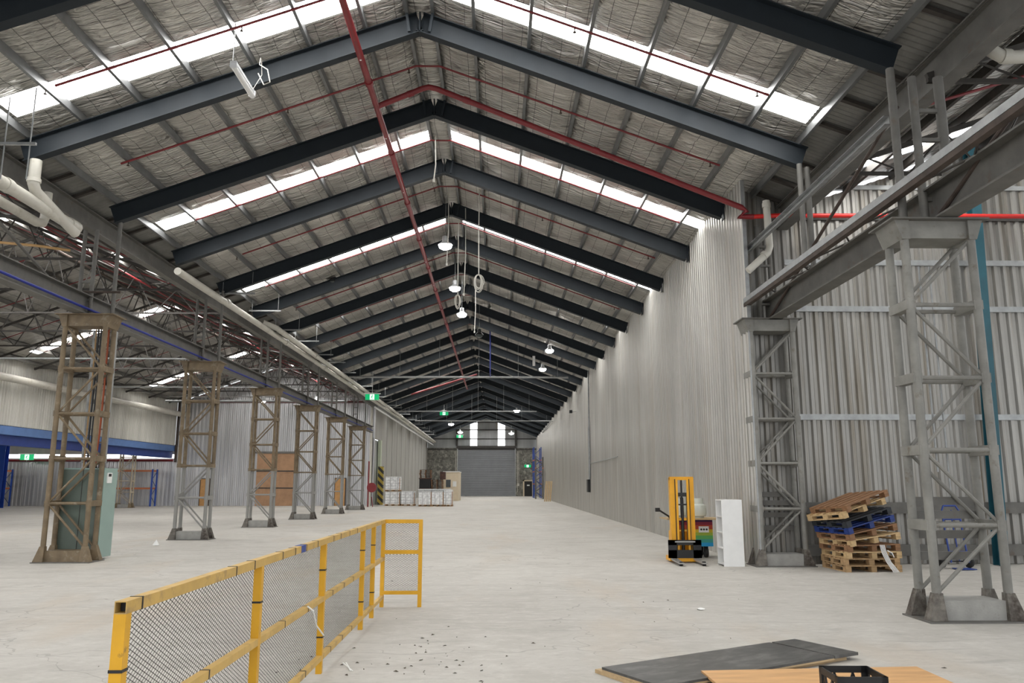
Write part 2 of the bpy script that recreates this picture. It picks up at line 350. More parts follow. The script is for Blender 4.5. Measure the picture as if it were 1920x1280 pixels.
def block_material(name, bw, bh):
    m = bpy.data.materials.new(name); m.use_nodes = True; N, L = m.node_tree.nodes, m.node_tree.links
    b = N['Principled BSDF']; b.inputs['Roughness'].default_value = .4
    tc = N.new('ShaderNodeTexCoord'); sx = N.new('ShaderNodeSeparateXYZ'); L.new(tc.outputs['Object'], sx.inputs[0])
    fx = math_node(N, L, 'LESS_THAN', math_node(N, L, 'FRACT', math_node(N, L, 'DIVIDE', math_node(N, L, 'ADD', sx.outputs['X'], 20.), bw)), .12)
    fz = math_node(N, L, 'LESS_THAN', math_node(N, L, 'FRACT', math_node(N, L, 'DIVIDE', math_node(N, L, 'ADD', sx.outputs['Z'], 20.), bh)), .14)
    nz = N.new('ShaderNodeTexNoise'); nz.inputs['Scale'].default_value = 6; nz.inputs['Detail'].default_value = 6; L.new(tc.outputs['Object'], nz.inputs['Vector'])
    cr = N.new('ShaderNodeValToRGB'); e = cr.color_ramp.elements; e[0].color = (.58, .59, .60, 1); e[1].color = (.88, .89, .89, 1); e[0].position = .35; e[1].position = .6; L.new(nz.outputs['Fac'], cr.inputs['Fac'])
    mx = N.new('ShaderNodeMix'); mx.data_type = 'RGBA'; L.new(math_node(N, L, 'MULTIPLY', math_node(N, L, 'MAXIMUM', fx, fz), .6), mx.inputs['Factor'])
    L.new(cr.outputs[0], mx.inputs['A']); mx.inputs['B'].default_value = (.25, .25, .25, 1); L.new(mx.outputs['Result'], b.inputs['Base Color']); return m
M['wrap'] = block_material('plastic_wrapped_blocks', .55, .2)
M['wrap2'] = block_material('plastic_wrapped_upright_packs', .33, 3.)
# ------------------------------------------------------------------ camera, world
F_PX, HZ, U0 = 1480., 907., 933.
PITCH = atan((HZ-640)/F_PX); YAW = atan((960-U0)/F_PX*cos(PITCH))
cam = bpy.data.cameras.new('camera'); cam.sensor_width = 36; cam.lens = F_PX/1920*36; cam.clip_start = .1; cam.clip_end = 400
co = bpy.data.objects.new('camera', cam); COL.objects.link(co); co.location = (0, 0, 1.6); co.rotation_euler = (pi/2+PITCH, 0, -YAW); SC.camera = co
w = bpy.data.worlds.new('overcast_sky'); SC.world = w; w.use_nodes = True
w.node_tree.nodes['Background'].inputs[0].default_value = (.93, .96, 1, 1); w.node_tree.nodes['Background'].inputs[1].default_value = 1.2
vs = SC.view_settings; vs.view_transform = 'Standard'; vs.look = 'None'; vs.gamma = 1; vs.exposure = 0.36; vs.use_curve_mapping = False
# ------------------------------------------------------------------ layout
S = 3.43
def R(k): return S*(4+k)
RX = -1.5; SL = .372
def ztop(x): return 10.42 - SL*abs(x-RX)
PUR = [.22, 1.0, 2.03, 3.06, 4.08, 5.1, 6.12, 7.06]
PH = .15
def zin(x): return ztop(RX+max(abs(x-RX), .22)) + PH
K0, K1 = -5, 27
XW = 5.2                      # hall's right wall plane
YW0 = 15.95                   # its near end
def sky_frac(k): return (.65, .85) if k == -1 else ((.50, .70) if k < 2 else (.44, .63))
# ------------------------------------------------------------------ floor, walls
MB().box(-46, 24, -14, 107, -.2, 0).struct('floor', M['floor'])
def corr(axis, a0, a1, c, z0, zt, pitch, d, sgn=1):
    """ribbed sheet wall: runs along axis, stands at c, ribs stick out by d towards sgn"""
    b = MB(); n = int(round((a1-a0)/pitch)); vs = []
    for i in range(n):
        for t, o in ((0, 0), (.34, 0), (.50, d), (.84, d)):
            a = a0 + (i+t)*pitch; vs.append((a, c+sgn*o))
    vs.append((a0+n*pitch, c))
    P = []
    for a, o in vs:
        z1 = zt(a) if callable(zt) else zt
        P += [(a, o, z0), (a, o, z1)] if axis == 'x' else [(o, a, z0), (o, a, z1)]
    b.add(P, [(2*i, 2*i+2, 2*i+3, 2*i+1) for i in range(len(vs)-1)])
    return b
corr('y', YW0, 106.4, XW, 0, zin(XW)+.02, .2, .026, -1).struct('wall_right', M['hallwall'])
MB().box(XW-.03, XW+.05, YW0-.02, YW0+.0, .02, 8.0).struct('trim_1', M['galv'])
# right bay facing wall
YF = 16.5
def zR(x): return 7.55 + .34*(x-6.1) if x <= 13.6 else 7.55 + .34*7.5 - .34*(x-13.6)
corr('x', XW+.1, 14.1, YF, 0, lambda x: zR(x)-.1 if x > 6.5 else zin(x)-.02, .2, .045, -1).struct('wall_right_bay', M['facewall'])
# left room: back wall, side wall
YB = 60.35
def zL(x): return 10.55 - SL*abs(x+16.6)
corr('x', -24.3, -9.4, YB, 0, lambda x: zL(x)-.05, .3, .05, -1).struct('wall_left_room_back', M['backwall'])
corr('x', -46, -24.3, YB+.3, 0, 3.5, .3, .05, -1).struct('wall_left_annex_back', M['backwall'])
corr('y', 18, YB, -24.3, 4.45, 8.0, .22, .04, 1).struct('wall_left_room_side', M['sidewall'])
MB().box(-46, -24.35, 18, YB+.4, 4.4, 4.5).struct('ceiling_annex', M['darksteel'])
MB().box(-46.1, -46, 10, YB+.4, 0, 4.5).struct('wall_annex_side', M['panel'])
MB().box(-46, -24.4, YB+.32, YB+.36, 3.5, 3.8).struct('window_3', M['bandlight'])
MB().box(-46, -24.4, YB+.25, YB+.35, 3.8, 4.4).struct('wall_annex_head', M['panel'])
# left hall wall of grey panels, door opening near its front end
XL = -9.4
b = MB(); b.box(XL-.18, XL, 64.0, 106.6, 0, 7.55); b.box(XL-.18, XL, YB, 64.0, 5.05, 7.55); b.box(XL-.18, XL, YB-.05, YB+.45, 0, 5.05)
b.struct('wall_left', M['panel'])
MB().box(XL-.20, XL+.03, 63.95, 64.6, 0, 5.05).struct('trim_2', M['mint'])
for i, y in enumerate([67.6 + 3.43*j for j in range(12)]):
    pass
b = MB()
for j in range(12): b.box(XL-.005, XL+.012, 67.4+3.43*j, 67.43+3.43*j, 0, 7.5)
b.struct('trim_3', M['darksteel'])
MB().box(XL-2.2, XL-.25, 60.6, 66, 0, 5.0).struct('wall_behind_opening', M['backwall'])
# end wall
YE = 106.7
def gab(x): return zin(x)-.02
b = MB()
xs = [-9.4, -8.65, -3.69, -2.76, RX, .02, .97, 5.2]
def strip(x0, x1, z0, tops=None):
    n = 6
    for i in range(n):
        a, c = x0+(x1-x0)*i/n, x0+(x1-x0)*(i+1)/n
        b.add([(a, YE, z0), (c, YE, z0), (c, YE, gab(c)), (a, YE, gab(a))], [(0, 1, 2, 3)])
for x0, x1 in ((-9.4, -3.69), (-2.76, RX), (RX, .02), (.97, 5.3)): strip(x0, x1, 6.3)
for x0, x1 in ((-3.69, -2.76), (.02, .97)):
    b.add([(x0, YE, 10.25 if x0 > -3 else 9.8), (x1, YE, 9.6 if x0 > -3 else 10.1), (x1, YE, gab(x1)), (x0, YE, gab(x0))], [(0, 1, 2, 3)])
b.struct('wall_end', M['endsheet'])
for n, (x0, x1) in enumerate(((-3.69, -2.76), (.02, .97))):
    MB().box(x0, x1, YE+.05, YE+.1, 6.5, 10.35).struct('window_%d' % (n+1), M['endlight'])
b = MB(); b.box(-9.4, -5.3, YE-.1, YE+.2, 0, 6.35); b.box(2.3, 5.3, YE-.1, YE+.2, 0, 6.35); b.struct('wall_end_piers', M['stone'])
b = MB()
for z in (6.15, 7.55, 8.75): b.bar((-9.3, YE-.12, z), (5.2, YE-.12, z), .12, .12)
b.bar((-3.2, YE-.12, 9.75), (.5, YE-.12, 9.75), .1, .1)
b.box(-5.5, 2.5, YE-.35, YE-.05, 6.28, 6.62)
b.struct('trim_4', M['darksteel'])
for i, x in enumerate((-5.45, 2.42)):
    MB().ibeam((x, YE-.3, 6.6), (x, YE-.3, zin(x)-.4), .25, .3, up=(0, 1, 0)).solo('gable_column', M['darksteel'], 'dark gable wall column above the roller door, %s end' % ('left' if i == 0 else 'right'), 'column')
# roller door with guides and bottom bar
rd = thing('roller_door', 'big grey slatted roller shutter door closing the far end of the hall', 'roller door', (-1.5, YE-.1, 0))
b = MB(); n = 62; P = []
for i in range(n+1):
    z = .1 + 6.2*i/n
    for t, o in ((0, 0), (.5, .05)): P.append((z+6.2/n*t, o))
P = P[:-1]; V = []
for z, o in P: V += [(-5.3, YE-.1-o, z), (2.3, YE-.1-o, z)]
b.add(V, [(2*i, 2*i+1, 2*i+3, 2*i+2) for i in range(len(P)-1)]); b.build('curtain', M['roller'], rd)
MB().box(-5.3, 2.3, YE-.2, YE-.08, 0, .12).build('bottom_bar', M['galv'], rd)
for x in (-5.37, 2.37): MB().box(x-.07, x+.07, YE-.24, YE-.06, 0, 6.3).build('guide', M['galv'], rd)
for i, x in enumerate((-5.6, 2.62)):
    b = MB(); b.tube((x, YE-.35, .5), (x, YE-.35, 5.9), .035, 6); b.tube((x+.18, YE-.35, 1.6), (x+.18, YE-.35, 5.9), .03, 6); b.cbox((x+.1, YE-.36, 1.5), (.3, .16, .35))
    b.solo('door_control_conduit', M['pvc'], 'white conduits and control box on the %s side of the roller door' % ('left' if i == 0 else 'right'), 'conduit')
# personnel door
d = thing('door_1', 'black personnel door in a pale frame beside the roller door', 'door', (4.07, YE-.15, 0)); d['kind'] = 'structure'
dl = MB().box(3.56, 4.58, YE-.2, YE-.12, 0, 1.95).build('door_leaf', M['black'], d)
b = MB(); b.box(3.38, 3.55, YE-.24, YE-.1, 0, 2.12); b.box(4.59, 4.76, YE-.24, YE-.1, 0, 2.12); b.box(3.38, 4.76, YE-.24, YE-.1, 1.96, 2.12); b.build('door_frame', M['cream'], d)
MB().box(3.9, 4.25, YE-.215, YE-.2, 1.35, 1.5).build('door_plate', M['white'], dl)
# ------------------------------------------------------------------ roof sheets of insulation
def roof_sheet(name, side, material, kstart, kend, wall_from=None):
    b = MB(); NG = 7
    for k in range(kstart, kend):
        near = -1 <= k < 7
        ny, nx = (64, 9) if near else ((12, 5) if k < 14 else (6, 3))
        y0 = R(k); sk = (k % 2 != 0); f0, f1 = sky_frac(k)
        fr = sorted(set([i/ny for i in range(ny+1)] + ([f0, f1] if sk else [.40, .42, .44])))
        fr = [f for i, f in enumerate(fr) if i == 0 or f-fr[i-1] > 1e-6]
        gaps = [(PUR[i], PUR[i+1]) for i in range(NG)] 
        if side < 0: gaps = [(-.22, .22)] + gaps
        for gi, (d0, d1) in enumerate(gaps):
            idx = len(b.v); cols = []
            for i in range(nx+1):
                t = i/nx; dx = d0+(d1-d0)*t
                x = RX + side*dx
                for f in fr:
                    y = y0+f*S
                    sag = .055*(4*t*(1-t))**.6
                    wv = noise.noise((x*.9, y*2.6, gi*3.1))*.03 + (noise.noise((x*1.7, y*7.0+noise.noise((x*2, y*2, 3))*1.6, 5+gi))*.026 if near else 0)
                    edge = min(1, 4*t*(1-t)*2.2); ef = 1 if not sk else min(1, .15+min(abs(f-f0), abs(f-f1))*S/.45)
                    lap = 0 if sk else .035*math.exp(-((f-.42)/.03)**2)
                    z = zin(x) - (sag + wv*edge) * ef * (1 if d0 > 0 else .6) + lap
                    b.v.append((x, y, z))
            nf = len(fr)
            for i in range(nx):
                for j in range(nf-1):
                    if sk and d0 > 0 and fr[j] >= f0-1e-6 and fr[j+1] <= f1+1e-6: continue
                    q = (idx+i*nf+j, idx+(i+1)*nf+j, idx+(i+1)*nf+j+1, idx+i*nf+j+1)
                    b.f.append(q)
    o = b.struct(name, material, smooth=True)
    return o
roof_sheet('ceiling_left_slope', -1, M['foil'], K0, K1)
roof_sheet('ceiling_right_slope', 1, M['foil'], K0, K1)
for side, sn in ((-1, 'left'), (1, 'right')):
    c = 0
    for k in range(K0, K1):
        if k % 2 == 0: continue
        f0, f1 = sky_frac(k); y0, y1 = R(k)+f0*S-.02, R(k)+f1*S+.02
        b = MB(); xa, xb = RX+side*.24, RX+side*7.04
        za, zb = zin(xa)+.05, zin(xb)+.05
        b.add([(xa, y0, za), (xb, y0, zb), (xb, y1, zb), (xa, y1, za), (xa, y0, za+.02), (xb, y0, zb+.02), (xb, y1, zb+.02), (xa, y1, za+.02)],
              [(0, 3, 2, 1), (4, 5, 6, 7), (0, 1, 5, 4), (1, 2, 6, 5), (2, 3, 7, 6), (3, 0, 4, 7)])
        nm = {-5: 'behind the camera, far one', -3: 'behind the camera, near one'}.get(k)
        c += nm is None
        b.solo('skylight', M['skylight'], 'bright roof light strip in the main hall, %s slope, %s' % (sn, nm or ordn(c)+' from the camera'), 'skylight', 'main hall roof lights')
# unseen sheet added over the insulation to block sky leaking through its joints
b = MB()
xs = [RX-8.2, RX, RX+8.4]
b.add([(xs[0], R(K0), zin(xs[0])+.13), (RX, R(K0), zin(RX)+.2), (xs[2], R(K0), zin(xs[2])+.13), (xs[0], YE+.3, zin(xs[0])+.13), (RX, YE+.3, zin(RX)+.2), (xs[2], YE+.3, zin(xs[2])+.13)], [(0, 1, 4, 3), (1, 2, 5, 4)])
b.struct('ceiling_sky_block', M['valley'])
# purlins
for side, sn in ((-1, 'left'), (1, 'right')):
    for i, dx in enumerate(PUR):
        x = RX+side*dx; z = ztop(x)+PH/2
        MB().channel((x, R(K0), z), (x, R(K1), z), .06, PH, .004, flip=side).solo('roof_purlin', M['purlin'],
            'galvanised steel purlin on the hall roof, %s slope, %s line down from the ridge' % (sn, ordn(i+1)), 'purlin', 'main hall purlins')
# rafters
RD = .40
for k in range(-2, K1):
    y = R(k)
    r = thing('roof_rafter', 'dark blue-grey steel rafter across the main hall, %s from the camera' % ordn(k+3), 'rafter', (RX, y, 9.5), 'main hall rafters')
    for side in (-1, 1):
        xe = -8.68 if side < 0 else (5.66 if k < 1 else XW-.06)
        up = (side*SL, 0, 1)
        b = MB(); c = ztop(RX)-RD/2/cos(atan(SL))
        h = RD
        p = (RX, y, ztop(RX)-RD*.53); q = (xe, y, ztop(xe)-RD*.53)
        b.ibeam(p, q, .18, RD, .012, .018, up=up)
        if side > 0 and k >= 1: b.box(xe-.02, xe, y-.09, y+.09, ztop(xe)-RD*1.06, ztop(xe)-.01)
        b.build('rafter_arm', M['rafter'], r)
        b = MB(); x1 = RX+side*.25; x2 = RX+side*.36
        b.bar((x1, y-.12, ztop(x1)+.05), (x1-side*.06, y-.11, ztop(x1)-.36), .05, .05, up=(0, 1, 0)); b.build('fly_brace', M['rafter'], r)
    b = MB(); b.box(RX-.012, RX+.012, y-.09, y+.09, ztop(RX)-RD*1.1, ztop(RX)-.02); b.build('apex_plate', M['rafter'], r)
# ------------------------------------------------------------------ valley sheets and beams
def valley(side, y0, y1):
    b = MB(); pitch = .12; n = int((y1-y0)/pitch)*4; x0 = RX+side*7.02; x1 = RX+side*7.82
    za, zb = zin(x0)+.02, zin(x1)+.02; V = []
    for i in range(n+1):
        y = y0+i*pitch/4; o = .014*sin(i*pi/2)
        V += [(x0, y, za+o), (x1, y, zb+o)]
    b.add(V, [(2*i, 2*i+1, 2*i+3, 2*i+2) for i in range(n)]); return b
valley(-1, R(-5), 75).struct('ceiling_valley_left', M['valley'], smooth=True)
valley(1, R(-5), YF).struct('ceiling_valley_right', M['valley'], smooth=True)
for side, sn, ks in ((-1, 'left', range(-1, 12)), (1, 'right', range(-2, 1))):
    c = 0
    for k in ks:
        for f in (.22, .5, .76):
            c += 1; y = R(k)+f*S; xa, xb = RX+side*7.08, RX+side*7.75
            b = MB(); b.bar((xa, y, zin(xa)-.06), (xb, y, zin(xb)-.06), .08, .06)
            b.solo('valley_batten', M['batten'], 'dark batten under bare %s valley sheeting, %s from the camera' % (sn, ordn(c)), 'batten', 'valley battens')
MB().ibeam((-9.2, R(-5), 7.42), (-9.2, YB, 7.42), .2, .42, .014, .022).solo('valley_beam', M['oldsteel'], 'long grey steel valley beam under the left eave of the hall', 'beam')
MB().ibeam((6.2, R(-5), 7.32), (6.2, YF-.05, 7.32), .24, .52, .014, .022).solo('valley_beam', M['oldsteel'], 'grey steel valley beam over the right bay columns', 'beam')
# ------------------------------------------------------------------ lattice columns
M['footgrime'] = mat('grimy_column_foot', (.17, .155, .135), .75, .1, .3, 8, col2=(.05, .038, .03), c2at=(.42, .62), c2scale=6)
def twotone(name, zsplit, lo, hi):
    m = hi.copy(); m.name = name; N, L = m.node_tree.nodes, m.node_tree.links; b = N['Principled BSDF']
    src = b.inputs['Base Color'].links[0].from_socket
    tc = N.new('ShaderNodeTexCoord'); sx = N.new('ShaderNodeSeparateXYZ'); ge = N.new('ShaderNodeNewGeometry'); L.new(ge.outputs['Position'], sx.inputs[0])
    f = math_node(N, L, 'LESS_THAN', sx.outputs['Z'], zsplit)
    mx = N.new('ShaderNodeMix'); mx.data_type = 'RGBA'; L.new(f, mx.inputs['Factor']); L.new(src, mx.inputs['A']); mx.inputs['B'].default_value = (*lo, 1)
    L.new(mx.outputs['Result'], b.inputs['Base Color']); return m
M['twotone'] = twotone('brown_over_grey_column_paint', 2.08, (.27, .265, .25), M['brown'])
def column(x, y, lv, cap, mt, sign, label, foot_mat=None, plinth=None, extra=None, up_posts=None, capmat=None):
    t = thing('lattice_column', label, 'column', (x, y, 0), 'lattice columns')
    dx, dy, r = .43, .2, .052
    for sx in (-1, 1):
        for sy in (-1, 1):
            MB().tube((x+sx*dx, y+sy*dy, .1), (x+sx*dx, y+sy*dy, cap[0]+.04), r, 12).build('leg', mt, t)
            b = MB(); X, Y = x+sx*dx, y+sy*dy; o = .09
            b.add([(X-.05, Y-.05, .33), (X+.05, Y-.05, .33), (X+.05, Y+.05, .33), (X-.05, Y+.05, .33),
                   (X-.06-(o if sx < 0 else 0), Y-.06-(.03 if sy < 0 else 0), .02), (X+.06+(o if sx > 0 else 0), Y-.06-(.03 if sy < 0 else 0), .02),
                   (X+.06+(o if sx > 0 else 0), Y+.06+(.03 if sy > 0 else 0), .02), (X-.06-(o if sx < 0 else 0), Y+.06+(.03 if sy > 0 else 0), .02)],
                  [(0, 1, 2, 3), (7, 6, 5, 4), (0, 4, 5, 1), (1, 5, 6, 2), (2, 6, 7, 3), (3, 7, 4, 0)])
            b.build('foot', foot_mat or M['footgrime'], t)
    for z in lv[1:-1]:
        for sy in (-1, 1):
            MB().tube((x-dx, y+sy*dy, z), (x+dx, y+sy*dy, z), .028, 8).build('rail', mt, t)
        for sx in (-1, 1):
            b = MB(); b.box(x+sx*dx-.058, x+sx*dx+.058, y-dy-.03, y+dy+.03, z-.06, z+.06); b.build('clamp', mt, t)
    s = sign
    for i in range(len(lv)-1, 0, -1):
        for sy in (-1, 1):
            MB().tube((x+s*(dx-.03), y+sy*dy*.92, lv[i]-.03), (x-s*(dx-.03), y+sy*dy*.92, lv[i-1]+.04), .025, 8).build('brace', mt, t)
        s = -s
    b = MB(); b.box(x-dx+.03, x+dx-.03, y-dy-.02, y+dy+.02, cap[0], cap[1]-.02)
    for sx in (-1, 1):
        X = x+sx*dx
        b.add([(X-.05, y-.26, cap[0]-.02), (X+.05, y-.26, cap[0]-.02), (X+.05, y+.26, cap[0]-.02), (X-.05, y+.26, cap[0]-.02),
               (X-.05-(.09 if sx < 0 else 0), y-.26, cap[1]-.02), (X+.05+(.09 if sx > 0 else 0), y-.26, cap[1]-.02), (X+.05+(.09 if sx > 0 else 0), y+.26, cap[1]-.02), (X-.05-(.09 if sx < 0 else 0), y+.26, cap[1]-.02)],
              [(3, 2, 1, 0), (4, 5, 6, 7), (0, 1, 5, 4), (1, 2, 6, 5), (2, 3, 7, 6), (3, 0, 4, 7)])
    b.build('cap_beam', capmat or mt, t)
    MB().box(x-dx-.2, x+dx+.2, y-.32, y+.32, cap[1]-.02, cap[1]).build('cap_plate', M['oldsteel'] if capmat is None else capmat, t)
    MB().box(x-.38, x+.38, y-.22, y+.22, 0, .24).build('plinth', plinth or M['concrete'], t)
    MB().box(x-.6, x+.6, y-.33, y+.33, 0, .018).build('base_plate', M['oldsteel'], t)
    if extra: extra(t, x, y)
    for (px, py, z0, z1, rr) in (up_posts or []):
        MB().tube((px, py, z0), (px, py, z1), rr, 10).build('roof_post', M['oldsteel'], t)
    if up_posts:
        for i in range(4):
            z = up_posts[0][2]+.35+i*.42; MB().bar((up_posts[0][0], y, z), (up_posts[1][0], y, z), .05, .05).build('post_rung', M['oldsteel'], t)
    return t
LV = [.27, 1.20, 2.13, 3.08, 4.05, 4.98]
LABL = ['all-brown lattice column wrapped round the green switchboard cabinet, nearest on the left', 'brown-over-grey lattice column, second in the left row',
        'brown-over-grey lattice column in front of the big brown doorway, third in left row', 'brown-over-grey lattice column, fourth in the left row',
        'brown-over-grey lattice column before the right-hand small door, fifth in left row', 'brown-over-grey lattice column at the far end of the left row']
def left_posts(y): return [(-9.28, y, 5.25, 7.22, .045), (-9.02, y, 5.25, 7.22, .045), (-8.52, y, 5.25, 7.48, .045)]
for i in range(6):
    y = 17.2+6.75*i
    column(-8.97, y, LV, (4.98, 5.24), M['brown'] if i == 0 else M['twotone'], -1, LABL[i], foot_mat=M['brown'] if i == 0 else M['footgrime'],
           plinth=M['brown'] if i == 0 else None, up_posts=left_posts(y), capmat=M['brown'])
def boards(t, x, y):
    for z in (1.39, 1.22, .98, .72):
        MB().box(x-.40, x+.40, y+.21, y+.24, z-.05, z+.05).build('guard_board', M['oldsteel'], t)
RV = [.3, 1.11, 2.01, 2.90, 3.83, 4.70]
column(5.64, 9.85, RV, (4.70, 4.95), M['colgrey'], 1, 'grey tubular lattice column nearest the camera, standing on the right', extra=boards,
       up_posts=[(5.62, 9.85, 4.95, 7.05, .055), (5.98, 9.85, 4.95, 7.05, .065), (5.36, 9.9, 4.95, 7.2, .055)])
column(5.66, 16.17, RV, (4.72, 4.98), M['colgrey'], 1, 'grey lattice column against the ribbed wall next to the pallet stack', extra=boards,
       up_posts=[(5.55, 16.2, 4.98, 7.05, .05), (5.8, 16.2, 4.98, 7.05, .05)])
M['whitewash'] = mat('pale_tan_column_paint', (.42, .36, .27), .7, 0, .15, 4)
column(-25.4, 55.3, [.27, 1.05, 1.8, 2.6, 3.4, 4.0], (4.0, 4.35), M['whitewash'], -1, 'pale tan lattice column far left under the blue beam', foot_mat=M['brown'], capmat=M['whitewash'])
# intermediate roof posts on the right
for i, (x, y) in enumerate(((5.52, 13.6), (5.72, 13.75))):
    b = MB(); b.tube((x, y, 5.42), (x, y, 7.38), .05, 10); b.solo('roof_post', M['oldsteel'], 'grey pipe post standing on the right crane beam, %s of the pair' % ('left' if i == 0 else 'right'), 'post')
# crane beams
MB().ibeam((-9.1, 4, 5.47), (-9.1, 57.5, 5.47), .26, .44, .014, .025).solo('crane_beam', M['oldsteel'], 'grey crane runway beam lying on the left row of columns', 'beam')
MB().ibeam((5.74, 2.5, 5.19), (5.74, YF-.06, 5.19), .28, .46, .014, .025).solo('crane_beam', M['oldsteel'], 'dusty grey crane runway beam on the right columns', 'beam')
b = MB(); b.path([(-8.955, 4, 5.36), (-8.955, 57, 5.36)], .03, 8); b.solo('blue_cable', M['bluecable'], 'bright blue cable running along the left crane beam', 'cable')
def girder(x, z, y0, y1, xb, zb, label, cat='girder', rust=True, side=1):
    t = thing('surge_girder', label, cat, (x, y0, z))
    MB().box(x-.05, x+.05, y0, y1, z, z+.10).build('top_angle', M['galv'], t)
    if rust: MB().box(x-.045, x+.05, y0, y1, z-.075, z-.004).build('bottom_angle', M['rustrod'], t)
    if xb is not None:
        y = y0+.3; i = 0
        while y < y1-.9:
            a, c = ((x, y, z-.02), (xb, y+.85, zb)) if i % 2 == 0 else ((xb, y, zb), (x, y+.85, z-.02))
            MB().tube(a, c, .016, 6).build('lacing_rod', M['darksteel'], t); y += .85; i += 1
    return t
girder(5.2, 5.33, 4.2, 16.1, 5.66, 5.44, 'galvanised walkway girder with rusty underside and rod lacing beside the right crane beam')
girder(-9.75, 5.75, 6, 16.9, -9.2, 5.6, 'galvanised walkway girder beside the left crane beam', rust=False)
MB().channel((5.35, 10.0, 6.5), (5.35, 16.4, 6.5), .08, .13, .006, flip=-1).solo('cable_channel', M['galv'], 'galvanised channel fixed high between the right roof posts', 'channel')
for a, c, lb in (((5.66, 16.0, 5.0), (5.8, 10.6, 7.0), 'brown pipe knee brace rising from the far right column to the valley beam'),
                 ((5.7, 9.7, 5.0), (5.9, 5.2, 7.0), 'brown pipe knee brace rising from the near right column towards the camera'),
                 ((-9.15, 17.0, 5.3), (-9.1, 11.6, 7.1), 'grey pipe knee brace rising from the nearest left column')):
    MB().tube(a, c, .03, 8).solo('knee_brace', M['rustrod'] if a[0] > 0 else M['oldsteel'], lb, 'brace')
# left post braces, red tie at first column
MB().tube((-9.6, 17.05, 5.75), (-8.3, 17.05, 5.75), .025, 8).solo('tie_bar', M['rustrod'], 'short rusty tie bar between roof posts of the nearest left column', 'bar')
# ------------------------------------------------------------------ left room roof
b = MB()
SKL = [(11.7, 12.5), (25.4, 26.2), (39.1, 39.9), (52.8, 53.6)]
def slopes(b, yr, skips, xa, xb, zf, n=8):
    ys = sorted(set([yr[0], yr[1]] + [v for s_ in skips for v in s_] + list(range(int(yr[0])+1, int(yr[1]), 2))))
    for i in range(n):
        x0, x1 = xa+(xb-xa)*i/n, xa+(xb-xa)*(i+1)/n
        for j in range(len(ys)-1):
            if any(s_[0] <= ys[j] and ys[j+1] <= s_[1] for s_ in skips): continue
            b.add([(x0, ys[j], zf(x0)), (x1, ys[j], zf(x1)), (x1, ys[j+1], zf(x1)), (x0, ys[j+1], zf(x0))], [(0, 1, 2, 3)])
slopes(b, (-3, 60.35), SKL, -23.3, -16.6, zL); slopes(b, (-3, 60.35), [], -24.3, -23.3, zL, 1); slopes(b, (-3, 60.35), SKL, -16.6, -9.12, zL)
b.struct('ceiling_left_room', M['foilold'])
for xa, xb, sn in ((-23.3, -16.8, 'far'), (-16.4, -9.4, 'near')):
    for i, (y0, y1) in enumerate(SKL):
        b = MB(); b.add([(xa, y0, zL(xa)+.03), (xb, y0, zL(xb)+.03), (xb, y1, zL(xb)+.03), (xa, y1, zL(xa)+.03),
                         (xa, y0, zL(xa)+.05), (xb, y0, zL(xb)+.05), (xb, y1, zL(xb)+.05), (xa, y1, zL(xa)+.05)],
                        [(0, 3, 2, 1), (4, 5, 6, 7), (0, 1, 5, 4), (1, 2, 6, 5), (2, 3, 7, 6), (3, 0, 4, 7)])
        b.solo('skylight', M['skylightleft'], 'roof light strip in the left room, %s slope, %s from the camera' % (sn, ordn(i+1)), 'skylight', 'left room roof lights')
c = 0
for sd in (-1, 1):
    for i in range(7):
        x = -16.6+sd*(.3+i*1.17); z = zL(x)-.1
        MB().bar((x, -3, z), (x, 60.2, z), .07, .16).solo('roof_purlin', M['oldsteel'], 'old purlin of the left room roof, %s slope, %s line down from its ridge' % ('far' if sd < 0 else 'near', ordn(i+1)), 'purlin', 'left room purlins')
def truss(y, xa, xr, xb, zf, zbot, label, nw=5, mt='darksteel'):
    t = thing('roof_truss', label, 'truss', (xr, y, zbot), 'roof trusses')
    for x0, x1 in ((xa, xr), (xr, xb)):
        MB().bar((x0, y, zf(x0)-.24), (x1, y, zf(x1)-.24), .07, .09).build('top_chord', M[mt], t)
    MB().bar((xa, y, zbot), (xb, y, zbot), .06, .06).build('bottom_chord', M[mt], t)
    for x0, x1 in ((xa, xr), (xr, xb)):
        for i in range(nw):
            a = x0+(x1-x0)*i/nw; c = x0+(x1-x0)*(i+1)/nw; m = (a+c)/2
            MB().tube((a, y, zbot), (m, y, zf(m)-.26), .022, 5).build('web_rod', M[mt], t)
            MB().tube((m, y, zf(m)-.26), (c, y, zbot), .018, 5).build('web_rod', M[mt], t)
    return t
for i in range(14):
    truss(R(0)+S*i+.1, -24.2, -16.6, -9.25, zL, 7.55, 'dark steel roof truss in the left room, %s from the camera' % ordn(i+1))
# long diagonal wind braces between trusses (thin rods in the roof plane)
for i in range(6):
    for j, (xa, xb) in enumerate(((-10.2, -14.5), (-14.5, -10.2))):
        y0 = R(1)+2*S*i
        MB().tube((xa, y0, zL(xa)-.4), (xb, y0+2*S, zL(xb)-.4), .014, 5).solo('brace_rod', M['darksteel'], 'thin dark cross-brace rod under the left room roof, pair %d, %s rod' % (i+1, 'rising' if j == 0 else 'falling'), 'rod', 'left room brace rods')
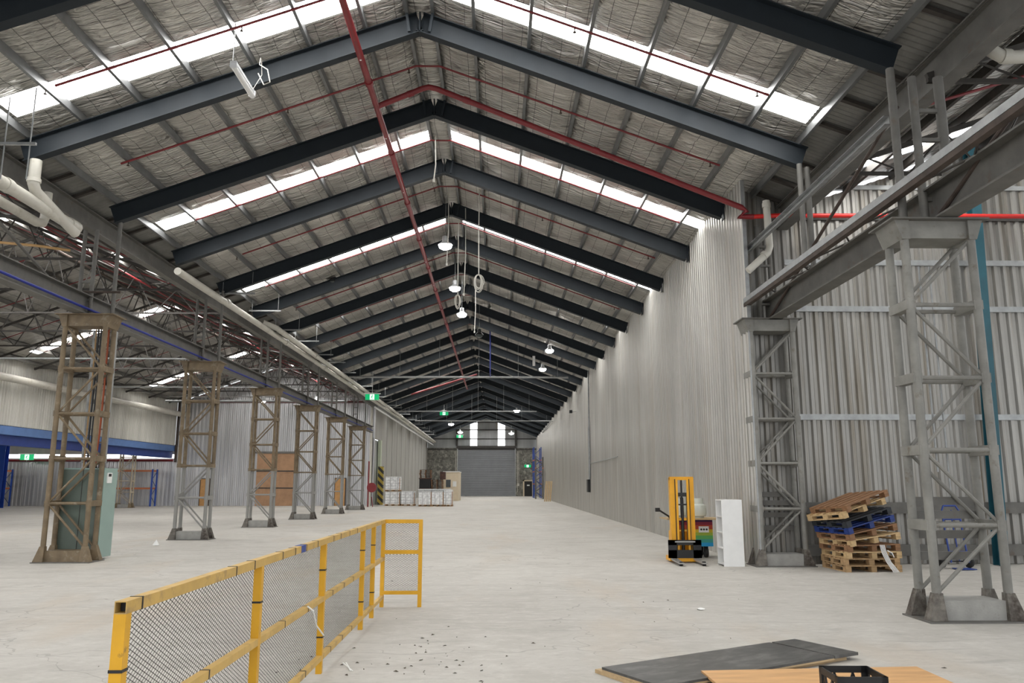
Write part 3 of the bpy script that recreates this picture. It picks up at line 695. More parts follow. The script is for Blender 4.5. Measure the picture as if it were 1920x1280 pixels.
# red sprinkler pipes of the left room
for i, (x, z, r) in enumerate(((-9.75, 7.75, .035), (-10.6, 8.1, .05), (-12.3, 8.45, .03), (-14.4, 9.1, .045), (-18.6, 9.2, .03))):
    MB().path([(x, 4, z), (x, 59.9, z)], r, 8).solo('sprinkler_pipe', M['red'] if i in (1, 2) else M['rustrod'], ('red' if i in (1, 2) else 'rusty dark')+' sprinkler pipe running the length of the left room, %s from the valley beam' % ordn(i+1), 'pipe', 'left room sprinkler mains')
for i in range(13):
    y = R(1)+S*i+1.3
    MB().path([(-9.7, y, zL(-9.7)-.32), (-16.6, y, zL(-16.6)-.36), (-22.5, y, zL(-22.5)-.32)], .02, 6).solo('sprinkler_branch', M['red'], 'thin red sprinkler branch crossing the left room roof, %s from the camera' % ordn(i+1), 'pipe', 'left room sprinkler branches')
MB().path([(-24.1, YB-.12, 7.75), (-9.7, YB-.12, 7.75)], .08, 8).solo('fire_main', M['red'], 'red fire main high along the back wall of the left room', 'pipe')
for i, (y, z) in enumerate(((30.0, 6.3), (44.0, 6.9), (52.5, 7.0))):
    MB().tube((-22.0, y, z), (-10, y, z), .035 if i < 2 else .06, 8).solo('steam_pipe', M['galv'], 'pale horizontal service pipe across the left room, %s from the camera' % ordn(i+1), 'pipe', 'left room cross pipes')
MB().path([(-23.8, 19, 6.62), (-23.8, 59.9, 6.75), (-23.2, 60.1, 6.75)], .19, 14).solo('duct_pipe', M['pvc'], 'long off-white duct along the upper cladding of the left room', 'duct')
b = MB(); b.box(-24.55, -24.25, 18, YB, 4.0, 4.42); b.solo('edge_beam', M['bluebeam'], 'pale blue edge beam under the left upper cladding', 'beam')
b = MB(); b.box(-24.75, -24.45, 18, YB, 3.5, 4.0); b.solo('mezzanine_beam', M['bluedark'], 'dark blue mezzanine beam beneath the pale blue edge beam', 'beam')
MB().tube((-24.15, YB-.15, 3.2), (-24.15, YB-.15, 8.2), .09, 8).solo('corner_pipe', M['rustrod'], 'dark red riser pipe in the far corner of the left room', 'pipe')
MB().path([(-45, YB+.1, 3.35), (-24.4, YB+.1, 3.35)], .09, 8).solo('fire_main', M['red'], 'red fire main on the wall below the blue mezzanine', 'pipe')
for i, (x, y) in enumerate(((-27.5, 44), (-27.5, 52), (-32, 48), (-32, 56), (-37, 56))):
    tb = thing('batten_light', 'tube batten light under the blue mezzanine, %s of five from the left wall cladding' % ordn(i+1), 'light', (x, y, 4.3), 'mezzanine batten lights')
    MB().box(x-.7, x+.7, y-.06, y+.06, 4.32, 4.38).build('tray', M['fluoro'], tb); MB().box(x-.66, x+.66, y-.03, y+.03, 4.27, 4.32).build('tube', M['tube'], tb)
MB().ibeam((-33.7, 55, 0), (-33.7, 55, 4.4), .45, .45, up=(0, 1, 0)).solo('mezzanine_column', M['blue'], 'blue steel column at the left edge under the mezzanine', 'column')
# blue and orange pallet racks against the annex wall
def rack(xs, y, zt, levels, label):
    t = thing('pallet_rack', label, 'rack', (xs[0], y, 0))
    for x in xs:
        u = MB(); u.box(x-.05, x+.05, y-.45, y-.35, 0, zt); u.box(x-.05, x+.05, y+.35, y+.45, 0, zt)
        f = u.build('upright_frame', M['blue'], t)
        n = 4
        for i in range(n):
            z0 = .15+(zt-.3)*i/n; z1 = .15+(zt-.3)*(i+1)/n
            MB().bar((x, y-.4 if i % 2 else y+.4, z0), (x, y+.4 if i % 2 else y-.4, z1), .03, .03).build('frame_lacing', M['bluedark'], f)
    for z in levels:
        for i in range(len(xs)-1):
            for dy in (-.42, .42): MB().box(xs[i]+.05, xs[i+1]-.05, y+dy-.03, y+dy+.03, z-.06, z+.06).build('load_beam', M['orange'], t)
    return t
rack([-28.6, -25.2], 59.3, 2.66, (1.28, 2.55), 'blue and orange pallet rack behind the pale tan column')
rack([-39.2, -35.8], 59.3, 2.66, (1.28, 2.55), 'blue and orange pallet rack beyond the blue column')
MB().path([(-11.2, 16.4, 6.72), (-9.9, 16.45, 6.62), (-9.25, 16.6, 6.56)], .03, 8).solo('service_pipe', M['tan'], 'tan pipe running to the roof posts of the nearest left column', 'pipe')
# big boarded doorway and two small doors
bd = thing('boarded_doorway', 'large brown boarded doorway in the silver back wall', 'doorway', (-16.6, YB-.12, 0))
MB().box(-18.05, -15.15, YB-.14, YB-.06, 0, 3.85).build('board_panel', M['hessian'], bd)
b = MB(); b.box(-18.2, -15.0, YB-.2, YB-.06, 3.85, 4.0); b.box(-15.15, -15.0, YB-.2, YB-.06, 0, 3.9); b.build('door_surround', M['oldsteel'], bd)
for z in (1.3, 2.55): MB().box(-18.05, -15.15, YB-.17, YB-.13, z-.04, z+.04).build('batten', M['darksteel'], bd)
for i, (x0, x1, z) in enumerate(((-22.15, -21.5, 1.96), (-12.15, -11.4, 2.0))):
    d = thing('door_%d' % (i+2), ['narrow orange-brown door near the left end of the silver wall', 'narrow orange-brown door near the right end of the silver wall'][i], 'door', ((x0+x1)/2, YB-.1, 0)); d['kind'] = 'structure'
    MB().box(x0, x1, YB-.13, YB-.06, 0, z).build('door_leaf', M['doorwood'], d)
    b = MB(); b.box(x0-.05, x0, YB-.15, YB-.06, 0, z+.05); b.box(x1, x1+.05, YB-.15, YB-.06, 0, z+.05); b.box(x0-.05, x1+.05, YB-.15, YB-.06, z, z+.05); b.build('door_frame', M['rustrod'], d)
# ------------------------------------------------------------------ right bay roof, skylight, girts, teal post
b = MB(); slopes(b, (-6.0, YF+.05), [(14.5, 15.3)], 6.1, 10.2, zR, 4); slopes(b, (-6.0, YF+.05), [], 10.2, 13.6, zR, 4); slopes(b, (-6.0, YF+.05), [(14.5, 15.3), (2.0, 2.8)], 13.6, 21, zR, 8)
b.struct('ceiling_right_bay', M['foilold'])
for i, (x0, x1, y0, y1) in enumerate(((6.35, 10.2, 14.48, 15.32), (13.7, 21, 14.48, 15.32), (13.7, 21, 1.98, 2.82))):
    b = MB(); b.add([(x0, y0, zR(x0)+.03), (x1, y0, zR(x1)+.03), (x1, y1, zR(x1)+.03), (x0, y1, zR(x0)+.03), (x0, y0, zR(x0)+.05), (x1, y0, zR(x1)+.05), (x1, y1, zR(x1)+.05), (x0, y1, zR(x0)+.05)],
                    [(0, 3, 2, 1), (4, 5, 6, 7), (0, 1, 5, 4), (1, 2, 6, 5), (2, 3, 7, 6), (3, 0, 4, 7)])
    b.solo('skylight', M['skylight'], ['roof light strip over the right bay near the ribbed wall', 'roof light strip on the outer slope of the right bay', 'roof light strip on the outer slope of the right bay behind the camera'][i], 'skylight')
for i in range(7):
    x = 6.6+i*1.05; z = zR(x)-.1
    MB().bar((x, -6, z), (x, YF-.02, z), .07, .16).solo('roof_purlin', M['darksteel'], 'dark old purlin of the right bay roof, %s from the valley beam' % ordn(i+1), 'purlin', 'right bay purlins')
for i, y in enumerate((6.9, 10.3, 13.7)):
    truss(y, 6.1, 13.6, 21, lambda x: zR(x), 7.25, 'dark steel roof truss over the right bay, %s from the camera' % ordn(i+1), nw=5)
MB().path([(6.3, 11.5, 7.35), (9.5, 11.5, 8.35)], .025, 6).solo('sprinkler_branch', M['red'], 'thin red sprinkler branch under the right bay roof', 'pipe')
for i, (z, h, mt) in enumerate(((8.05, .1, 'galv'), (7.35, .12, 'darksteel'), (6.33, .12, 'galv'), (5.3, .12, 'galv'), (2.98, .12, 'galv'))):
    MB().channel((6.2, YF-.075, z), (13.9, YF-.075, z), .09, h, .006, flip=-1).solo('wall_girt', M[mt], 'horizontal girt on the right ribbed wall, %s from the top' % ordn(i+1), 'girt', 'right wall girts')
for i, z in enumerate((1.12, .28)):
    MB().box(6.2, 13.9, YF-.17, YF-.075, z-.11, z+.11).solo('guard_rail', M['oldsteel'], 'grey guard plank along the right ribbed wall, %s one' % ('upper' if i == 0 else 'lower'), 'guard rail')
MB().ibeam((10.05, 16.1, 0), (10.32, 16.1, 8.9), .2, .22, up=(0, 1, 0)).solo('portal_column', M['teal'], 'teal painted steel column in front of the right ribbed wall', 'column')
# white pipes on the right
def pipe(name, pts, r, mt, label, cat='pipe', collars=(), n=12):
    t = thing(name, label, cat, pts[0]); pr = MB().path(pts, r, n).build('pipe_run', M[mt], t)
    for p, q in collars: MB().tube(p, q, r*1.18, n).build('collar', M[mt], pr)
    return t
pipe('downpipe', [(5.62, 15.7, 7.45), (5.64, 15.7, 6.45), (5.60, 15.7, 6.33), (5.16, 15.7, 5.93)], .075, 'pvc', 'old white downpipe with a bend above the far right column', collars=[((5.62, 15.7, 7.3), (5.62, 15.7, 7.4)), ((5.55, 15.7, 6.3), (5.5, 15.7, 6.25))])
pipe('downpipe', [(6.5, 9.5, 7.65), (6.5, 9.5, 7.34), (6.54, 9.5, 7.24), (6.64, 9.5, 7.18), (6.8, 9.5, 7.16), (7.9, 9.5, 7.22)], .085, 'pvc', 'white pipe elbow under the roof at the top right', collars=[((6.66, 9.5, 7.175), (6.76, 9.5, 7.165))])
pipe('fire_main', [(5.35, 15.75, 7.12), (5.9, 15.75, 7.15), (13.8, 15.75, 7.17)], .048, 'redbright', 'bright red fire main running across the right ribbed wall')
# ------------------------------------------------------------------ red sprinkler system of the hall
mp = thing('sprinkler_main', 'thick red sprinkler main running along the hall under the left roof slope', 'pipe', (-2.6, 0, 9.5))
pr = MB().path([(-2.6, -2, 9.5), (-2.6, 66, 9.5)], .065, 12).build('pipe_run', M['red'], mp)
for k in range(0, 16): MB().tube((-2.6, R(k)+.9, 9.5), (-2.6, R(k)+1.02, 9.5), .085, 12).build('coupling', M['red'], pr)
for k in range(-1, 15): MB().tube((-2.6, R(k)-.01, 9.43), (-2.6, R(k)-.01, 9.62), .02, 6).build('hanger', M['white'], pr)
pipe('sprinkler_riser', [(-2.6, 15.7, 9.5), (-1.62, 15.7, 9.93), (-1.5, 15.7, 9.96), (-1.35, 15.7, 9.93), (5.1, 15.7, 7.3), (5.2, 15.7, 7.22), (5.05, 15.75, 7.12), (5.35, 15.75, 7.12)], .06, 'red',
     'thick red pipe branch crossing the ridge and dropping to the right wall', collars=[((-1.95, 15.7, 9.78), (-1.83, 15.7, 9.83)), ((-.75, 15.7, 9.69), (-.63, 15.7, 9.64)), ((2.0, 15.7, 8.57), (2.12, 15.7, 8.52))])
c = 0
for k in range(-2, 19):
    y = R(k)+(.5 if k % 2 == 0 else {1: .57, 3: .49}.get(k, .43))*S
    if k == -1: y = R(k)+.62*S
    c += 1
    t = thing('sprinkler_branch', 'thin red sprinkler branch across the hall roof, %s from the camera' % ordn(c), 'pipe', (RX, y, 9.9), 'hall sprinkler branches')
    zb = lambda x: ztop(x)-.03
    xe = -7.75+(k % 3)*.15
    pr = MB().path([(xe, y, zb(xe)), (RX-.25, y, zb(RX-.25)), (RX+.25, y, zb(RX+.25)), (4.6, y, zb(4.6))], .022, 8).build('pipe_run', M['red'], t)
    for x in (-7.6, -4.4, -1.9, 1.3, 4.4) if k < 8 else ():
        b = MB(); b.tube((x, y, zb(x)-.02), (x, y, zb(x)-.09), .012, 6); b.tube((x, y, zb(x)-.09), (x, y, zb(x)-.1), .03, 8); b.build('sprinkler_head', M['rustrod'], pr)
b = MB(); b.path([(-6.6, 60, 8.3), (-1.6, 60, 9.85)], .07, 8); b.solo('sprinkler_riser', M['red'], 'far red sprinkler pipe climbing to the ridge beyond the cross bars', 'pipe')
# ------------------------------------------------------------------ white drainage pipes and hangers along left eave
pipe('drain_pipe', [(-8.45, 20.3, 7.12), (-8.45, 30.5, 7.16), (-8.45, 62, 7.16), (-8.5, 106, 7.0)], .10, 'pvc', 'long off-white drain pipe hung under the left eave, outer one of two', collars=[((-8.45, y, 7.16), (-8.45, y+.25, 7.16)) for y in (24, 31, 38, 45, 52)])
pipe('drain_pipe', [(-8.65, 28.6, 7.45), (-8.2, 28.9, 7.28), (-8.2, 29.4, 7.27), (-8.2, 62, 7.27), (-8.3, 106, 7.1)], .10, 'pvc', 'off-white drain pipe hung under the left eave, inner one of two', collars=[((-8.2, y, 7.27), (-8.2, y+.25, 7.27)) for y in (35, 42, 49, 56)])
pipe('cable_duct', [(-8.55, 55, 6.85), (-8.6, 106, 6.7)], .07, 'white', 'slim white duct below the drain pipes along the left panel wall', n=8)
pipe('drain_pipe', [(-8.35, 13.6, 7.35), (-8.35, 13.6, 6.9), (-8.36, 13.7, 6.8), (-8.4, 15.1, 6.52), (-8.4, 15.2, 6.5)], .10, 'pvc', 'off-white downpipe dropping at the left edge, right one', collars=[((-8.35, 13.6, 7.0), (-8.35, 13.6, 6.93))])
pipe('drain_pipe', [(-8.42, 7, 6.65), (-8.42, 15.2, 6.62)], .11, 'pvc', 'fat off-white pipe ending at the left picture edge, upper one', collars=[((-8.42, 12.9, 6.63), (-8.42, 13.05, 6.63)), ((-8.42, 14.95, 6.62), (-8.42, 15.25, 6.62))])
pipe('drain_pipe', [(-9.02, 7, 6.65), (-9.0, 14.9, 6.62), (-8.98, 15.05, 6.66), (-8.97, 15.1, 6.8), (-8.97, 15.1, 7.3)], .09, 'pvc', 'fat off-white pipe at the left picture edge, lower one with upturned elbow')
for i in range(27):
    y = R(-1)+2.2+3.43*i if i < 1 else R(3)+S*(i-1)*.86
    wv = .62 if i < 1 else .95
    x0, x1 = (-8.32, -7.7) if i < 1 else (-8.65, -7.55); z = 7.17 if i < 1 else (7.42 if i % 2 else 7.52)
    t = thing('trapeze_hanger', 'galvanised trapeze hanger bar under the left eave, %s from the camera' % ordn(i+1), 'hanger', (x0, y, z), 'trapeze hangers')
    MB().bar((x0, y, z), (x1, y, z), .045, .045).build('bar', M['galv'], t)
    for x in (x0+.1, x1-.1): MB().tube((x, y, z-.05 if i else 6.55), (x, y, ztop(x)+.1), .009 if i else .012, 5).build('rod', M['galv'], t)
# grey tie bars across the hall
for i, (y, x0, x1, z) in enumerate(((43.3, -8.2, 3.9, 7.4), (63.0, -8.3, 3.1, 7.3), (72.8, -7.6, 5.1, 7.3))):
    t = thing('cross_bar', 'pale steel bar hung across the whole hall, %s from the camera' % ordn(i+1), 'bar', (x0, y, z), 'hall cross bars')
    MB().tube((x0, y, z), (x1, y, z), .045 if i else .055, 8).build('bar', M['galv'], t)
    for j in range(6):
        x = x0+.6+(x1-x0-1.2)*j/5; MB().tube((x, y, z), (x, y, ztop(x)), .008, 5).build('rod', M['galv'], t)
# ------------------------------------------------------------------ lamps, cords, batten light
def lamp(x, y, z, label, lit=True, r=.24, x_top=None):
    t = thing('highbay_lamp', label, 'lamp', (x, y, z), 'high-bay lamps')
    b = MB(); b.lathe([(.05, .32), (.09, .30), (.10, .14), (r*.8, .06), (r*.86, .03)], (x, y, z), 20); hs = b.build('housing', M['lampcan'] if lit else M['black'], t)
    MB().lathe([(.02, -r*.42), (r*.4, -r*.38), (r*.7, -r*.2), (r*.8, .02), (r*.75, .03)], (x, y, z), 20).build('lens', M['lamp'] if lit else M['glassdark'], hs)
    zt = zin(x)-.1 if -9 < x < 6 else zL(x)-.15
    MB().tube((x, y, z+.3), (x, y, zt), .008, 5).build('suspension_rod', M['galv'], t)
for (x, y, z, lb) in ((-1.61, 23.1, 8.7, 'lit high-bay lamp nearest under the ridge'), (-1.6, 28.4, 8.7, 'lit high-bay lamp second under the ridge'), (-1.55, 33.0, 8.7, 'lit high-bay lamp third under the ridge'),
                      (2.78, 42.1, 8.7, 'lit high-bay lamp nearest on the right roof slope'), (2.8, 49.1, 8.7, 'lit high-bay lamp second on the right roof slope'), (1.87, 77.9, 8.7, 'lit high-bay lamp far down the right roof slope'),
                      (-5.3, 77.4, 8.6, 'lit high-bay lamp just above the middle green exit sign'), (-5.39, 91.6, 8.4, 'lit high-bay lamp far down the left roof slope'), (-4.8, 101.5, 8.1, 'lit high-bay lamp above the farthest hanging exit sign'), (1.75, 102.0, 8.0, 'lit high-bay lamp in front of the right end window')):
    lamp(*((x, y, z) if 'right roof' not in lb or y > 60 else (x*.92, y*.918, 8.1)), lb, r=.26 if y < 60 else .4)
lamp(-12.3, 53.5, 7.1, 'lit lamp in the left room above the fourth column', r=.2); lamp(-14.8, 50, 6.7, 'lit lamp in the left room seen through the third column', r=.15)
lamp(-5.92, 27.6, 8.7, 'unlit black high-bay lamp on the left roof slope, nearer one', False); lamp(-7.2, 43, 8.55, 'unlit black high-bay lamp on the left roof slope, farther one', False)
lamp(-.9, 37.2, 8.6, 'unlit black high-bay lamp under the ridge beside the blue cable', False)
t = thing('batten_light', 'white tube batten light hanging askew on the left', 'light', (-4.49, 12.9, 8.6))
MB().cbox((-4.5, 12.95, 8.63), (.1, 1.1, .05)).build('tray', M['fluoro'], t); MB().path([(-4.5, 12.42, 8.57), (-4.5, 13.48, 8.57)], .05, 10).build('diffuser', M['white'], t)
for y in (12.43, 13.45): MB().cbox((-4.5, y, 8.6), (.12, .04, .1)).build('end_cap', M['fluoro'], t)
MB().tube((-4.52, 12.45, 8.65), (-4.52, 12.45, zin(-4.5)-.05), .008, 5).build('chain', M['galv'], t)
MB().path([(-4.48, 13.4, 8.65), (-4.36, 13.5, 9.0), (-4.40, 13.55, ztop(-4.4))], .006, 5).build('chain', M['whitecord'], t)
MB().path([(-4.38, 13.35, 8.95), (-4.25, 13.3, 8.7), (-4.14, 13.3, 8.75), (-4.2, 13.3, 9.0), (-4.38, 13.4, 9.15), (-4.4, 13.5, ztop(-4.4))], .01, 6).build('flex', M['whitecord'], t)
def coil(x, y, ztp, zc, rx, rz, label, nl=7):
    t = thing('cord_coil', label, 'cord', (x, y, zc-rz))
    MB().path([(x, y, ztp), (x-.01, y, (ztp+zc)/2), (x, y, zc+rz)], .016, 6).build('hanging_flex', M['whitecord'], t)
    for i in range(nl):
        pts = []; a = rx*(.65+.4*random.random()); c = rz*(.8+.3*random.random()); ox = (random.random()-.5)*.05; oy = (random.random()-.5)*.08
        for j in range(21):
            th = 2*pi*j/20; pts.append((x+ox+a*sin(th), y+oy+.02*sin(2*th), zc+rz-c+c*cos(th)))
        MB().path(pts, .012, 5).build('coil_loop', M['whitecord'], t)
coil(-.56, 22, zin(-.56)-.12, 7.27, .13, .24, 'bundle of white cord hung in a coil right of the ridge'); coil(-1.31, 25, zin(-1.31)-.1, 7.4, .09, .24, 'smaller coil of white cord hanging near the lit ridge lamps', 5)
for i, (x, y, z) in enumerate(((-1.05, 24, 7.45), (-1.5, 22.5, 8.0), (-1.0, 33.5, 8.1), (-1.62, 19.0, 9.2))):
    b = MB(); b.path([(x, y, zin(x)-.1), (x+.02, y, (z+10)/2), (x-.02, y, z)], .014, 6); b.tube((x-.02, y, z), (x-.02, y, z-.08), .03, 8)
    b.solo('extension_lead', M['whitecord'], ['white cord with plug hanging left of the cord coil', 'pale cord hanging beside the nearest ridge lamp', 'pale cord hanging beside the third ridge lamp', 'pale cord hanging at the ridge in front of the fourth rafter'][i], 'lead')
pipe('blue_hose', [(-.44, 42, zin(-.44)-.1), (-.42, 42, 9), (-.42, 42, 7.5), (-.42, 43.2, 7.44)], .03, 'bluecable', 'blue air hose hanging from the ridge to the first cross bar', 'hose', n=8)
MB().cbox((2.0, 43.5, 8.35), (.14, .1, .55)).solo('hanging_box', M['white'], 'small white box hung beside the right slope lamps', 'box')
# ------------------------------------------------------------------ exit signs
def exit_sign(x, y, z, wd, hang, label):
    t = thing('exit_sign', label, 'exit sign', (x, y, z))
    h = wd*.42
    MB().box(x-wd/2, x+wd/2, y-.03, y+.03, z-h/2, z+h/2).build('panel', M['exitgreen'], t)
    b = MB(); f = y-.036; s_ = h/2; cx = x
    b.box(cx-wd*.16, cx+wd*.16, f, f+.01, z-s_*.92, z+s_*.92); dp_ = b.build('doorway_panel', M['exitwhite'], t)
    b = MB(); f = y-.046          # running figure
    b.lathe([(.005, 0), (h*.09, 0), (h*.09, .008), (.005, .008)], (cx+h*.05, f, z+s_*.62), 10, 'Y')
    for p, q in (((.03, .42), (-.06, -.08)), ((-.06, -.08), (.10, -.38)), ((.10, -.38), (.02, -.80)), ((-.06, -.08), (-.20, -.42)), ((-.20, -.42), (-.34, -.38)), ((.02, .36), (.2, .1)), ((.02, .36), (-.16, .18)), ((-.16, .18), (-.24, .0))):
        b.bar((cx+p[0]*h*.8, f+.004, z+p[1]*s_), (cx+q[0]*h*.8, f+.004, z+q[1]*s_), h*.1, .008, up=(0, 1, 0))
    b.build('running_figure', M['exitgreen'], dp_)
    if hang:
        MB().box(x-wd*.62, x+wd*.62, y-.05, y+.05, z+s_, z+s_+.06).build('top_tray', M['white'], t)
        MB().tube((x, y, z+s_+.06), (x, y, min(zin(x)-.2, z+2.2)), .012, 6).build('hanger_rod', M['white'], t)
exit_sign(-7.2, 45.2, 6.5, .78, True, 'green exit sign hanging near the left eave, nearest of them')
exit_sign(-5.0, 73.5, 8.05, .78, True, 'green exit sign hanging below a far lamp on the left'); exit_sign(-5.0, 104.5, 7.75, .85, True, 'green exit sign hanging in front of the end wall cladding')
exit_sign(4.0, YE-.2, 3.95, .85, False, 'green exit sign above the black personnel door'); exit_sign(-34.8, 59.6, 3.55, 1.0, True, 'green exit sign under the blue mezzanine at far left')
# ------------------------------------------------------------------ switchboard in first left column
t = thing('switchboard_cabinet', 'tall pale green switchboard cabinet standing in the nearest left column', 'cabinet', (-8.95, 17.6, 0))
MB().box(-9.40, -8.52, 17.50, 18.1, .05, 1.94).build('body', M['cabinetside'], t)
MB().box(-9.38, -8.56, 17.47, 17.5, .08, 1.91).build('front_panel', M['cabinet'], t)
MB().box(-8.965, -8.955, 17.462, 17.47, .08, 1.91).build('panel_joint', M['darksteel'], t)
nt = MB().box(-8.525, -8.50, 17.62, 17.82, 1.62, 1.84).build('notice', M['paper'], t); MB().box(-8.502, -8.495, 17.66, 17.78, 1.76, 1.82).build('notice_header', M['black'], nt)
t = thing('cable_ladder', 'galvanised cable ladder rising out of the green switchboard', 'cable ladder', (-8.95, 17.75, 1.94))
for x in (-9.15, -8.66): MB().box(x-.015, x+.015, 17.72, 17.8, 2.05, 5.0).build('stile', M['galv'], t)
for i in range(10): MB().box(-9.15, -8.66, 17.74, 17.78, 2.2+.29*i, 2.23+.29*i).build('rung', M['galv'], t)
for i, (x, r, mt, lb) in enumerate(((-9.08, .016, 'tan', 'tan cable at the left of the switchboard cable ladder'), (-9.03, .022, 'black', 'black cable second from left on the switchboard cable ladder'), (-8.97, .016, 'black', 'black cable third from left on the switchboard cable ladder'),
        (-8.92, .014, 'whitecord', 'pale cable in the middle of the switchboard cable ladder'), (-8.86, .02, 'black', 'black cable beside the orange-red cable on the ladder'), (-8.80, .022, 'copper', 'orange-red cable on the switchboard cable ladder'), (-8.70, .04, 'black', 'thickest black cable at the right of the ladder'))):
    b = MB(); b.path([(x+.05*sin(i*2), 17.69, 1.94), (x+.03*sin(i), 17.69, 2.2), (x, 17.69, 2.7), (x+.01, 17.69, 3.8), (x, 17.69, 5.1)], r, 8); b.solo('power_cable', M[mt], lb, 'cable')
# ------------------------------------------------------------------ yellow mesh fence
FX = -1.53
t = thing('safety_fence', 'yellow steel guard fence with dark expanded mesh panels', 'fence', (FX, 7, 0))
PY = [3.40, 5.28, 7.2, 9.28, 10.06, 10.92]
TOP, MID, BOT = 1.13, .62, .13
for i, y in enumerate(PY):
    z0 = 0
    b = MB(); b.box(FX-.025, FX+.025, y-.025, y+.025, z0, TOP-.05)
    ps = b.build('post', M['yellow'], t)
    if i < 5:
        for z in (.3, .86): MB().box(FX-.028, FX+.028, y-.028, y+.028, z-.006, z+.006).build('tie', M['black'], ps)
b = MB()       # open-ended square top rail
for x0, x1, z0, z1 in ((-.025, -.021, .004, .046), (.021, .025, .004, .046), (-.025, .025, 0, .004), (-.025, .025, .046, .05)): b.box(FX+x0, FX+x1, 3.375, 10.945, TOP-.05+z0, TOP-.05+z1)
tr = b.build('top_rail', M['yellowfaded'], t)
MB().box(FX-.019, FX+.019, 3.42, 10.93, TOP-.044, TOP-.006).build('rail_hollow_shade', M['black'], tr)  # black block puts the shade inside the open rail into colour
for z, nm in ((MID, 'mid_rail'), (BOT, 'bottom_rail')):
    for i in range(5): MB().box(FX-.02, FX+.025, PY[i]+.025, PY[i+1]-.025, z-.022, z+.022).build(nm, M['yellowfaded'], t)
for y in (3.52, 4.75, 5.1, 5.75, 6.1, 6.45, 6.85, 7.5, 7.85, 8.3, 8.75): MB().box(FX-.027, FX+.027, y-.006, y+.006, TOP-.052, TOP+.002).build('tie', M['black'], tr)
for y in (4.4, 5.9, 6.6, 7.55, 8.1, 8.6): 
    MB().box(FX-.022, FX+.027, y-.006, y+.006, MID-.024, MID+.024).build('tie', M['black'], t)
    MB().box(FX-.022, FX+.027, y-.006, y+.006, BOT-.024, BOT+.024).build('tie', M['black'], t)
MB().box(FX-.027, FX+.027, 6.28, 6.42, TOP-.052, TOP+.002).build('blue_tape', M['bluedark'], tr, label='dark blue tape on the top rail')
# return panel at the far end
RXE = -1.03
MB().box(RXE-.025, RXE+.025, 10.895, 10.945, 0, TOP).build('post', M['yellow'], t)
for z0, z1, nm in ((TOP-.05, TOP, 'top_rail'), (MID+.06, MID+.11, 'mid_rail'), (BOT+.03, BOT+.075, 'bottom_rail')): MB().box(FX+.025, RXE-.025, 10.9, 10.94, z0, z1).build(nm, M['yellow'], t)
def diamonds(u0, u1, w0, w1, place, lw=.046, sw=.023, th=.0034, skip=None):
    """expanded metal: two families of slanted strands clipped to the rectangle u0..u1, w0..w1"""
    b = MB(); sl = sw/lw*1.0; Hh = w1-w0
    n0 = int((-Hh/sl)/lw)-1; n1 = int((u1-u0+Hh/sl)/lw)+1
    for sg in (1, -1):
        for i in range(n0, n1+1):
            c = u0+i*lw
            # u = c + sg*(w-w0)/sl
            pts = []
            wa, wb = w0, w1
            ua, ub = c, c+sg*Hh/sl
            lo, hi = 0., 1.
            du = ub-ua
            for lim, s_ in ((u0, 1), (u1, -1)):
                fa, fb = s_*(ua-lim), s_*(ub-lim)
                if fa < 0 and fb < 0: lo = 2; break
                if fa < 0: lo = max(lo, fa/(fa-fb))
                elif fb < 0: hi = min(hi, fa/(fa-fb))
            if lo >= hi: continue
            A = (ua+du*lo, wa+Hh*lo); B = (ua+du*hi, wa+Hh*hi)
            b.bar(place(*A), place(*B), .0013, .0026)
    return b
for z0, z1 in ((MID, TOP-.04), (BOT, MID)):
    for i in range(5):
        if i == 4 and z1 < .7: continue
        diamonds(PY[i], PY[i+1], z0, z1, lambda u, w_: (FX-.028, u, w_)).build('mesh_panel', M['mesh'], t)
    diamonds(FX, RXE, z0+.05, z1+(0 if z1 > .7 else .05), lambda u, w_: (u, 10.945, w_)).build('mesh_panel', M['mesh'], t)
b = MB(); b.path([(FX+.03, 6.55, .645), (FX+.06, 6.62, .60), (FX+.04, 6.85, .45), (FX+.05, 7.1, .33)], .007, 5); b.solo('tape_strip', M['paper'], 'strip of white tape tied to the middle rail of the yellow fence', 'tape')
b = MB(); b.box(-.006, .006, 0, .38, 0, .003); o = b.solo('tape_strip', M['paper'], 'strip of white tape lying on the floor by the yellow fence', 'tape', local=True); o.location = (-1.25, 7.27, .001); o.rotation_euler = (0, 0, .42)
b = MB(); b.box(-.006, .006, 0, .34, 0, .003); o = b.solo('tape_strip', M['paper'], 'second strip of white tape crossing the first on the floor', 'tape', local=True); o.location = (-1.27, 7.27, .005); o.rotation_euler = (0, 0, .3)
